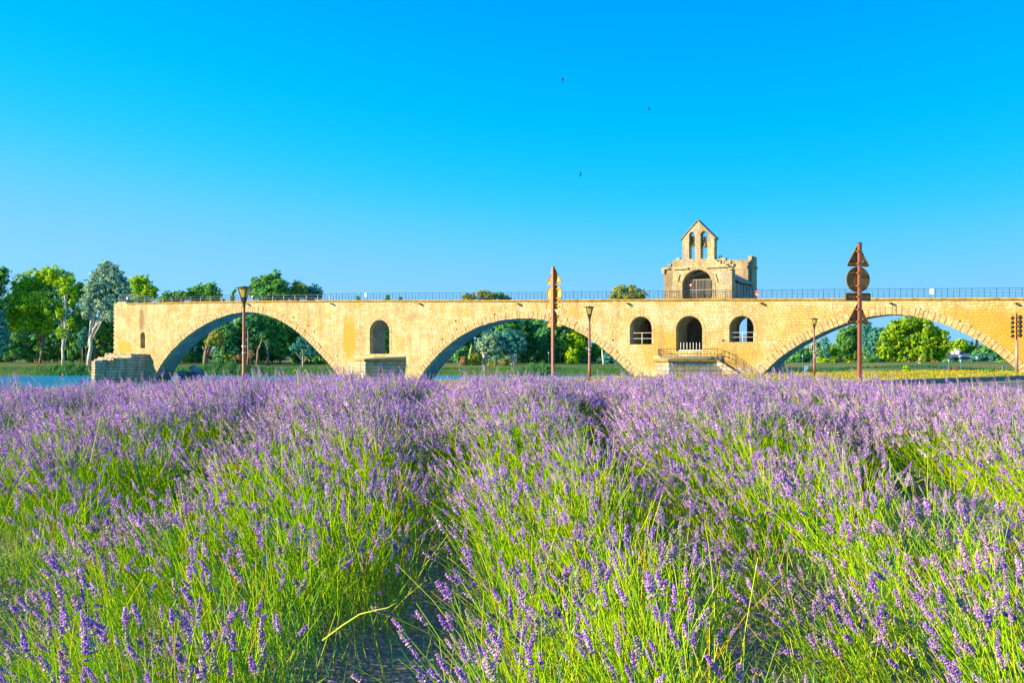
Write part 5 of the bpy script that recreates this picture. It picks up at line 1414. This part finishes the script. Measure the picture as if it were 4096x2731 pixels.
for a in ((344,1385,1462,284,'thin park lamp left of the pale poplar trunk'),(1929,1390,1472,280,'thin pale park lamp in front of the golden shrub under the middle arch'),(2195,1408,1470,284,'thin park lamp just left of the farther sign pole'),(2463,1432,1470,284,'thin park lamp at the right of the middle arch'),(3210,1420,1478,262,'thin park lamp at the left of the right arch'),(3461,1425,1475,268,'thin dark park lamp just right of the tall sign pole'),(3795,1437,1488,198,'thin park lamp left of the red-brown bench'),(3843,1437,1488,198,'thin park lamp right of the red-brown bench'),(3908,1427,1474,262,'yellow topped park lamp in the sun right of the house',True),(3839,1424,1462,300,'park lamp in front of the house door')):
    far_lamp(*a)
p = at(3677, 1478, 215)
rs = thing('round_road_sign', 'round red rimmed white sign on a thin post below the big plane tree', 'road sign', tuple(p))
MB().tube([(0, 0, 0), (0, 0, 2.7)], 0.04, 6).build('post', M['iron'], rs)
q = MB().lathe([(0.001, 0), (0.34, 0), (0.34, 0.03), (0.001, 0.03)], n=20, cap=False).build('disc', M['red'], rs); q.location = (0, -0.05, 2.3); q.rotation_euler = (R(90), 0, 0)
q2 = MB().lathe([(0.001, 0), (0.22, 0), (0.22, 0.01), (0.001, 0.01)], n=20, cap=False).build('disc_centre', M['white'], q); q2.location = (0, 0, 0.032)
MB().box((0, -0.05, 1.45), (0.5, 0.03, 0.22)).build('plate', M['white'], rs)
# wayside cross on a plinth
p = at(3358, 1462, 320)
cr = thing('wayside_cross', 'dark wayside cross on a pale plinth in front of the lit shrubs', 'cross', tuple(p))
MB().box((0, 0, 0.35), (0.95, 0.95, 0.7)).box((0, 0, 0.76), (1.1, 1.1, 0.12)).build('plinth', plain('pale_plinth', (0.5, 0.6, 0.6), 0.8), cr)
MB().box((0, 0, 2.6), (0.2, 0.2, 3.6)).box((0, 0, 3.8), (1.5, 0.18, 0.18)).build('cross_body', M['iron'], cr)
# blue totem and its neighbour
for (px, pb, h_, w_, lab) in ((3222, 1498, 2.8, 0.42, 'pale blue info totem with a red spot left of the smallest quay lamp'), (3229, 1478, 2.0, 0.4, 'short pale blue post just right of the info totem')):
    Y = 180 if h_ > 2.5 else 262
    p = at(px, pb, Y); k = (34 if h_ > 2.5 else 16) / F * Y
    o = tag(MB().box((0, 0, k / 2), (w_ * Y / 262 * 1.2, 0.2, k)).box((0, 0, k + 0.03), (w_ * Y / 262 * 1.3, 0.24, 0.08)).build('info_totem', plain('pale_blue_panel', (0.20, 0.45, 0.62), 0.5)), lab, 'info panel', 'blue posts left of the smallest quay lamp')
    o.location = p
    if h_ > 2.5: MB().box((0, -0.11, k * 0.42), (0.22, 0.02, 0.24)).build('red_spot', M['red'], o)
for i, (px, lab) in enumerate(((1825, 'thin grey fence post at the left foot of the middle arch'), (1830, 'thin wooden fence post right of the grey one, middle arch'), (1957, 'thin fence post behind the tiny golden shrub'), (1983, 'thin fence post behind the small round golden shrub'))):
    p = at(px, 1463, 306)
    o = tag(MB().tube([(0, 0, 0), (0, 0, 2.2)], 0.05, 6).box((0, 0, 2.22), (0.12, 0.12, 0.05)).build('fence_post', M['teal'] if i != 1 else M['palebark']), lab, 'post', 'thin posts on the far lawn')
    o.location = p

# ---------------------------------------------------------------- swifts
def bird(px, py, Y, span, rz, roll, lab):
    p = at(px, py, Y)
    mb = MB()
    s = span / 2
    # body: tapered fuselage along x (head to +x)
    mb.tube([(-0.42 * s, 0, 0), (-0.2 * s, 0, 0), (0.05 * s, 0, 0), (0.25 * s, 0, 0.01), (0.36 * s, 0, 0.01)], [0.015 * s, 0.06 * s, 0.095 * s, 0.07 * s, 0.02 * s], 8)
    for q in (-1, 1):   # forked tail
        mb.add([(-0.35 * s, 0, 0.0), (-0.35 * s, 0, 0.015 * s), (-0.75 * s, q * 0.12 * s, 0.0), (-0.5 * s, q * 0.02 * s, 0.0)], [(0, 2, 3), (1, 3, 2), (0, 1, 2), (0, 3, 1)])
    b_ = mb.build('swift', M['swift'], None, True)
    for q in (-1, 1):
        L = [(0.2 * s, 0.02), (0.22 * s, 0.28 * s), (0.02 * s, 0.62 * s), (-0.5 * s, 1.0 * s)]
        T = [(-0.05 * s, 0.02), (0.02 * s, 0.28 * s), (-0.14 * s, 0.58 * s), (-0.5 * s, 1.0 * s)]
        vs = []
        for i in range(4):
            zz = [0, 0.1, 0.08, -0.08][i] * s
            vs += [(L[i][0], q * L[i][1], zz + 0.008 * s), (T[i][0], q * T[i][1], zz + 0.008 * s), (T[i][0], q * T[i][1], zz - 0.008 * s), (L[i][0], q * L[i][1], zz - 0.008 * s)]
        fs_ = []
        for i in range(3):
            for k in range(4): fs_.append((i * 4 + k, i * 4 + (k + 1) % 4, (i + 1) * 4 + (k + 1) % 4, (i + 1) * 4 + k))
        MB().add(vs, fs_).build('wing', M['swift'], b_)
    b_.location = p; b_.rotation_euler = (R(roll), R(-5), R(rz))
    tag(b_, lab, 'bird', 'swifts in the sky')
M['swift'] = plain('swift_plumage', (0.02, 0.03, 0.06), 0.7)
bird(2250, 320, 42, 0.40, 5, 55, 'topmost dark swift high in the centre of the sky')
bird(2596, 437, 50, 0.40, 8, 60, 'dark swift right of and below the topmost one')
bird(2322, 697, 52, 0.40, 10, -50, 'lowest of the three larger swifts, right of the sky centre')
bird(3431, 273, 120, 0.42, 20, 40, 'tiny swift alone in the upper right sky')
bird(3896, 796, 130, 0.42, 80, 50, 'tiny swift above the right end of the bridge')
bird(918, 932, 100, 0.42, 0, 15, 'tiny thin swift gliding above the nearest lamp')
bird(2736, 852, 120, 0.42, 10, 30, 'tiny swift just left of the bell gable top')
bird(1612, 1083, 130, 0.42, 10, 30, 'tiny swift above the deck left of the farther sign pole')
bird(3689, 1127, 110, 0.42, 0, 20, 'small swift above the railing right of the tall sign pole')
bird(670, 341, 130, 0.42, 40, 30, 'tiny pale speck of a swift high in the left sky')
bird(3842, 1330, 150, 0.5, 0, 25, 'small swift in the sky seen through the right arch')

# ---------------------------------------------------------------- lavender
g = np.random.default_rng(21)
def ico_whorls(nw, nf, det):
    """one flower spike of unit length 1: whorls of small florets round the stem"""
    V = []; Fq = []; fl = []
    zs = np.concatenate([[0.0], np.linspace(0.22, 0.97, nw - 1)])
    for wi, z in enumerate(zs):
        rr = 0.105 * (1 - 0.45 * max(0, (z - 0.5) / 0.5) ** 1.3) * (0.8 if wi == 0 else 1)
        for k in range(nf):
            a = 2 * math.pi * (k + 0.5 * (wi % 2)) / nf + g.uniform(-.2, .2)
            d = np.array([math.cos(a), math.sin(a), 0])
            c0 = d * rr * 0.25 + np.array([0, 0, z - 0.05]); tip = d * rr * g.uniform(0.7, 1.9) + np.array([0, 0, z + g.uniform(-0.02, 0.10)])
            sd = np.array([-math.sin(a), math.cos(a), 0]) * rr * (g.uniform(0.4, 0.75) if det else 0.85)
            up = np.array([0, 0, 0.055 if det else 0.07])
            mid = c0 * 0.45 + tip * 0.55
            n = len(V)
            if det:
                V += [c0, mid + sd, mid + up, mid - sd, mid - up, tip]
                Fq += [(n, n + 1, n + 2), (n, n + 2, n + 3), (n, n + 3, n + 4), (n, n + 4, n + 1), (n + 5, n + 2, n + 1), (n + 5, n + 3, n + 2), (n + 5, n + 4, n + 3), (n + 5, n + 1, n + 4)]
                fl += [len(fl) // 6] * 6
            else:
                V += [c0, mid + sd * .9, mid + up, mid - sd * .9, tip - up * 0.3]
                Fq += [(n, n + 1, n + 2), (n, n + 2, n + 3), (n + 4, n + 2, n + 1), (n + 4, n + 3, n + 2), (n + 4, n + 1, n + 3)]
                fl += [len(V) // 5 - 1] * 5
    return np.array(V), np.array(Fq), np.array(fl)
SP_NEAR = [ico_whorls(9, 7, True) for _ in range(4)]
SP_MID = [ico_whorls(7, 5, False) for _ in range(4)]
SP_FAR = [ico_whorls(5, 4, False) for _ in range(4)]

# plants along the rows
plants = []
rows = [(VALLEYS[i] + VALLEYS[i + 1]) / 2 for i in range(len(VALLEYS) - 1)]
halfw = [(VALLEYS[i + 1] - VALLEYS[i]) / 2 for i in range(len(VALLEYS) - 1)]
GAPS = [(1.02, 5.5, 0.30, 0.75), (0.85, 7.5, 0.2, 0.6), (0.55, 10.8, 0.16, 0.8), (2.85, 9.6, 0.45, 0.5), (-2.25, 6.3, 0.55, 0.35), (-2.75, 5.3, 0.45, 0.3), (0.95, 3.9, 0.16, 0.5), (2.1, 6.4, 0.2, 0.3), (-1.5, 9.0, 0.3, 0.35), (3.6, 7.4, 0.3, 0.3), (-4.2, 10.0, 0.5, 0.4), (1.7, 4.2, 0.16, 0.25), (-1.3, 4.0, 0.14, 0.3), (4.8, 10.4, 0.5, 0.35)]
for rc, hw in zip(rows, halfw):
    y = 1.7
    while y < 13.0:
        for off in (-0.78, -0.28, 0.28, 0.78):
            yy = y + g.uniform(-0.18, 0.18)
            x = rc + off * hw + g.uniform(-0.13, 0.13) - 0.05 * (yy - 4.4)
            path = -0.42 - 0.055 * (yy - 4.4) + 0.05 * math.sin(yy * 1.3)
            if abs(x - path) < 0.27 - 0.012 * yy: continue
            low_ = any(((x - gx) / ga) ** 2 + ((yy - gy) / gb_) ** 2 < 1.0 for gx, gy, ga, gb_ in GAPS)
            rd = float(row_dist(np.array(x), np.array(yy)))
            if rd < (0.20 if min(abs(x + 0.05 * (yy - 4.4) - 1.15), abs(x + 0.05 * (yy - 4.4) + 2.1), abs(x + 0.05 * (yy - 4.4) - 2.95)) < 0.35 else 0.10) and yy < 10: continue
            if abs(x - path) < 0.185: continue
            if abs(x) < 0.57 * yy + 1.3: plants.append((x, yy, hw, off, g.uniform(0.84, 1.10) * (0.42 if low_ else 1.0 - 0.42 * (1 - min(1.0, rd / 0.55)) * float(np.interp(yy, [7, 11], [1, 0.25])))))
        y += 0.46
plants = np.array(plants)
print('plants', len(plants))
STALKS = 88
np_ = len(plants)
rep = np.where(plants[:, 1] < 5, STALKS, np.where(plants[:, 1] < 8, int(STALKS * 1.15), int(STALKS * 1.75)))
idx = np.repeat(np.arange(np_), rep)
n = len(idx)
pl = plants[idx]
bx = pl[:, 0] + g.normal(0, 0.10, n); by = pl[:, 1] + g.normal(0, 0.12, n)
bz = height(bx, by) + 0.10
# splay: outwards from the plant, leaning to the left of the picture
az = g.uniform(0, 2 * math.pi, n); tilt = np.abs(g.normal(0, 0.34, n)) + 0.05
tilt = np.minimum(tilt, 1.15)
dx = np.cos(az) * np.sin(tilt) - 0.30 + pl[:, 3] * 0.30; dy = np.sin(az) * np.sin(tilt) - 0.05; dz = np.cos(tilt)
Dr = norm(np.stack([dx, dy, dz], 1))
L = g.normal(0.50, 0.065, n) * pl[:, 4]
clump = 0.5 + 0.5 * np.sin(bx * 2.1 + 1.7 * np.sin(by * 1.3)) * np.sin(by * 1.7 + 0.8 * bx)
L *= 0.88 + 0.18 * clump
L = np.where(pl[:, 1] > 8, L * 0.5 + 0.245, L)
L = np.where(g.random(n) < 0.02, L * 1.25, L)
bend = np.stack([g.normal(0.0, 0.07, n), g.normal(0, 0.07, n), g.normal(-0.03, 0.04, n)], 1)
base = np.stack([bx, by, bz], 1)
def curve(t): return base + Dr * (L * t)[:, None] + bend * (t * t)
tip = curve(1.0)
inb = (np.abs(tip[:, 0]) < 0.53 * tip[:, 1] + 0.35) & (tip[:, 1] > 1.75)
ok = inb
base, Dr, L, bend, pl = base[ok], Dr[ok], L[ok], bend[ok], pl[ok]
n = len(base); tip = curve(1.0); dist = tip[:, 1]
tan = norm(Dr * L[:, None] + 2 * bend)
print('stalks', n)
VV = []; FF = []; CC = []; nv = [0]
def push(V, Fq, c):
    VV.append(V.astype(np.float32)); FF.append((Fq + nv[0]).astype(np.int32)); CC.append(c.astype(np.float32)); nv[0] += len(V)
# stems: three-sided tubes
seg = 3
a0 = norm(np.cross(Dr, np.array([0.3, 1.0, 0.1]))); b0 = np.cross(Dr, a0)
rad = 0.00125 + 0.00012 * dist
rings = []
for j in range(seg + 1):
    t = j / seg; c = curve(t); r = (rad * (1.1 - 0.3 * t))[:, None]
    for k in range(3):
        an = 2 * math.pi * k / 3
        rings.append(c + (a0 * math.cos(an) + b0 * math.sin(an)) * r)
V = np.stack(rings, 1).reshape(-1, 3); m3 = (seg + 1) * 3
tri = []
for j in range(seg):
    for k in range(3):
        a_, b_ = j * 3 + k, j * 3 + (k + 1) % 3
        tri += [(a_, b_, b_ + 3), (a_, b_ + 3, a_ + 3)]
tri = np.array(tri)
Fq = (np.arange(n)[:, None, None] * m3 + tri[None]).reshape(-1, 3)
SC = np.array([[0.50, 0.80, 0.01], [0.36, 0.70, 0.01], [0.74, 0.88, 0.03], [0.10, 0.38, 0.05], [0.75, 0.46, 0.04]])
sc_i = g.choice(5, n, p=[0.34, 0.26, 0.2, 0.16, 0.04])
sc_ = SC[sc_i] * g.uniform(0.8, 1.15, n)[:, None]
push(V, Fq, np.repeat(sc_, m3, 0))
# spikes
FP = np.array([[0.55, 0.30, 0.88], [0.30, 0.12, 0.82], [0.68, 0.46, 0.88], [0.80, 0.58, 0.76], [0.82, 0.62, 0.46], [0.50, 0.58, 0.32], [0.92, 0.78, 0.90]])
W1 = np.array([0.30, 0.28, 0.14, 0.08, 0.13, 0.04, 0.03])
kind = g.random(n)
fstart = 0.10 * np.clip((5.5 - dist) / 3, 0, 1)
def spikes(mask, temps, lo, hi, wide):
    ids = np.nonzero(mask)[0]
    which = g.integers(0, len(temps), len(ids))
    for ti, (tv, tf, fl) in enumerate(temps):
        s_ = ids[which == ti]
        if len(s_) == 0: continue
        m_ = len(s_)
        zz = tan[s_]; xx = norm(np.cross(zz, norm(g.normal(size=(m_, 3))))); yy = np.cross(zz, xx)
        ln = g.uniform(lo, hi, m_)
        wd = ln * wide * g.uniform(0.8, 1.2, m_)
        Vv = (tip[s_] - zz * 0.01)[:, None, :] + tv[None, :, 0:1] * (xx * wd[:, None])[:, None, :] + tv[None, :, 1:2] * (yy * wd[:, None])[:, None, :] + tv[None, :, 2:3] * (zz * ln[:, None])[:, None, :]
        nfl = fl.max() + 1
        # each spike keeps to one mood, with single open florets
        mood = FP[g.choice(7, m_, p=W1)]
        fc = FP[g.choice(7, (m_, nfl), p=W1)] * 0.75 + mood[:, None, :] * 0.25
        green = (g.random(m_) < 0.10 + 0.16 * (dist[s_] < 5))[:, None, None]
        gcol = np.array([0.42, 0.50, 0.22])
        fc = np.where(green, gcol * 0.7 + fc * 0.3, fc)
        fc = fc * g.uniform(0.55, 1.25, (m_, nfl, 1))
        c = fc[:, fl, :]
        Fv = (np.arange(m_)[:, None, None] * len(tv) + tf[None]).reshape(-1, 3)
        push(Vv.reshape(-1, 3), Fv, np.clip(c.reshape(-1, 3), 0, 1))
clump_k = np.where(dist > 8.5, 0.5 + 0.5 * clump[ok], clump[ok])
head = (g.random(n) < np.interp(dist, [2, 4, 6, 9, 12], [0.42, 0.48, 0.62, 0.92, 1.0]) * (0.62 + 0.76 * clump_k)) & (pl[:, 4] > 0.5)
spikes(head & (dist < 4.3), SP_NEAR, 0.04, 0.085, 1.05)
spikes(head & (dist >= 4.3) & (dist < 7.0), SP_MID, 0.04, 0.08, 1.2)
spikes(head & (dist >= 7.0), SP_FAR, 0.05, 0.09, 1.30)
# grassy leaves and foliage at the foot of the plants
def blade_set(cx, cy, cz, ht, wid, col, lean, curl):
    m_ = len(cx)
    an = g.uniform(0, math.pi, m_); sd = np.stack([np.cos(an), np.sin(an), np.zeros(m_)], 1) * wid[:, None]
    az = g.uniform(0, 2 * math.pi, m_)
    dd = np.stack([np.cos(az) * lean - 0.15, np.sin(az) * lean, np.ones(m_)], 1); dd = norm(dd)
    b = np.stack([cx, cy, cz], 1); h = ht[:, None]
    m1_ = b + dd * h * 0.5; dd2 = dd.copy(); dd2[:, 2] -= curl; 
    t_ = m1_ + norm(dd2) * h * 0.5
    V = np.stack([b - sd, b + sd, m1_ + sd * .9, m1_ - sd * .9, t_], 1).reshape(-1, 3)
    i0 = np.arange(m_)[:, None] * 5
    push(V, np.concatenate([i0 + np.array([[0, 1, 2]]), i0 + np.array([[0, 2, 3]]), i0 + np.array([[3, 2, 4]])]), np.repeat(col, 5, 0))
idp = np.repeat(np.arange(np_), 150); q = plants[idp]; m_ = len(idp)
cx = q[:, 0] + g.normal(0, 0.17, m_); cy = q[:, 1] + g.normal(0, 0.19, m_)
cz = height(cx, cy) + np.abs(g.normal(0, 0.09, m_))
keep = np.abs(cx) < 0.53 * cy + 0.4
cx, cy, cz = cx[keep], cy[keep], cz[keep]; m_ = len(cx)
GC = np.array([[0.12, 0.40, 0.06], [0.20, 0.48, 0.04], [0.42, 0.62, 0.05], [0.05, 0.24, 0.12], [0.26, 0.44, 0.24]])
blade_set(cx, cy, cz, g.uniform(0.08, 0.24, m_), g.uniform(0.0015, 0.0035, m_), GC[g.integers(0, 5, m_)] * g.uniform(0.75, 1.2, m_)[:, None], g.uniform(0.2, 0.9, m_), g.uniform(0, 0.5, m_))
idp = np.repeat(np.arange(np_), 30); q = plants[idp]; m_ = len(idp)
cx = q[:, 0] + g.normal(0, 0.22, m_); cy = q[:, 1] + g.normal(0, 0.2, m_); cz = height(cx, cy)
YC = np.array([[0.48, 0.54, 0.02], [0.55, 0.50, 0.04], [0.36, 0.48, 0.03], [0.60, 0.36, 0.04]])
blade_set(cx, cy, cz, g.uniform(0.25, 0.55, m_), g.uniform(0.0012, 0.003, m_), YC[g.choice(4, m_, p=[.4, .2, .3, .1])], g.uniform(0.1, 0.6, m_), g.uniform(0, 0.8, m_))
lavender = big_mesh('lavender', np.concatenate(VV), np.concatenate(FF), np.concatenate(CC), M['lav'])
tag(lavender, 'rows of flowering purple lavender with bright green stems filling the foreground', 'lavender', kind='stuff')
print('lavender verts', nv[0], 'faces', sum(len(f) for f in FF))

# a few tall weeds that stand out above the field
def stalk(name, label, pts, r, mat, cat='weed', group='tall weeds standing above the lavender', leaf=0):
    mb = MB(); mb.tube(pts, r, 6)
    o = mb.build(name, mat, None, True)
    p0 = Vector(pts[0])
    return tag(o, label, cat, group)
weedm = plain('yellow_weed_stem', (0.42, 0.50, 0.04), 0.7)
for (px, lab) in ((1180, 'left one of two hooked yellow weed stalks under the leftmost arch'), (1222, 'right one of two hooked yellow weed stalks under the leftmost arch')):
    Y = 10.5; pts = []
    for (dx, py) in ((18, 1560), (16, 1515), (12, 1495), (6, 1482), (0, 1478), (-5, 1482), (-7, 1492)):
        pts.append(at(px + dx * 0.9, py, Y))
    pts[0].z -= 0.3
    stalk('hooked_weed', lab, pts, [0.004, 0.0045, 0.0045, 0.005, 0.0045, 0.003, 0.001], weedm)
stalk('bent_grass_stem', 'bent yellow stem reaching right across the dark gap at the bottom', [at(1290, 2560, 3.4), at(1370, 2500, 3.38), at(1440, 2455, 3.35), at(1500, 2440, 3.33), at(1550, 2430, 3.32), at(1585, 2410, 3.3)], [0.003, 0.003, 0.0028, 0.0025, 0.002, 0.001], weedm)
stalk('bent_grass_stem', 'thin straight yellow stem standing at the bottom right of the centre', [at(2860, 2560, 3.6) - Vector((0, 0, 0.3)), at(2858, 2400, 3.6), at(2845, 2260, 3.6), at(2832, 2160, 3.6), at(2818, 2090, 3.6)], [0.0028, 0.0026, 0.0024, 0.002, 0.001], weedm)
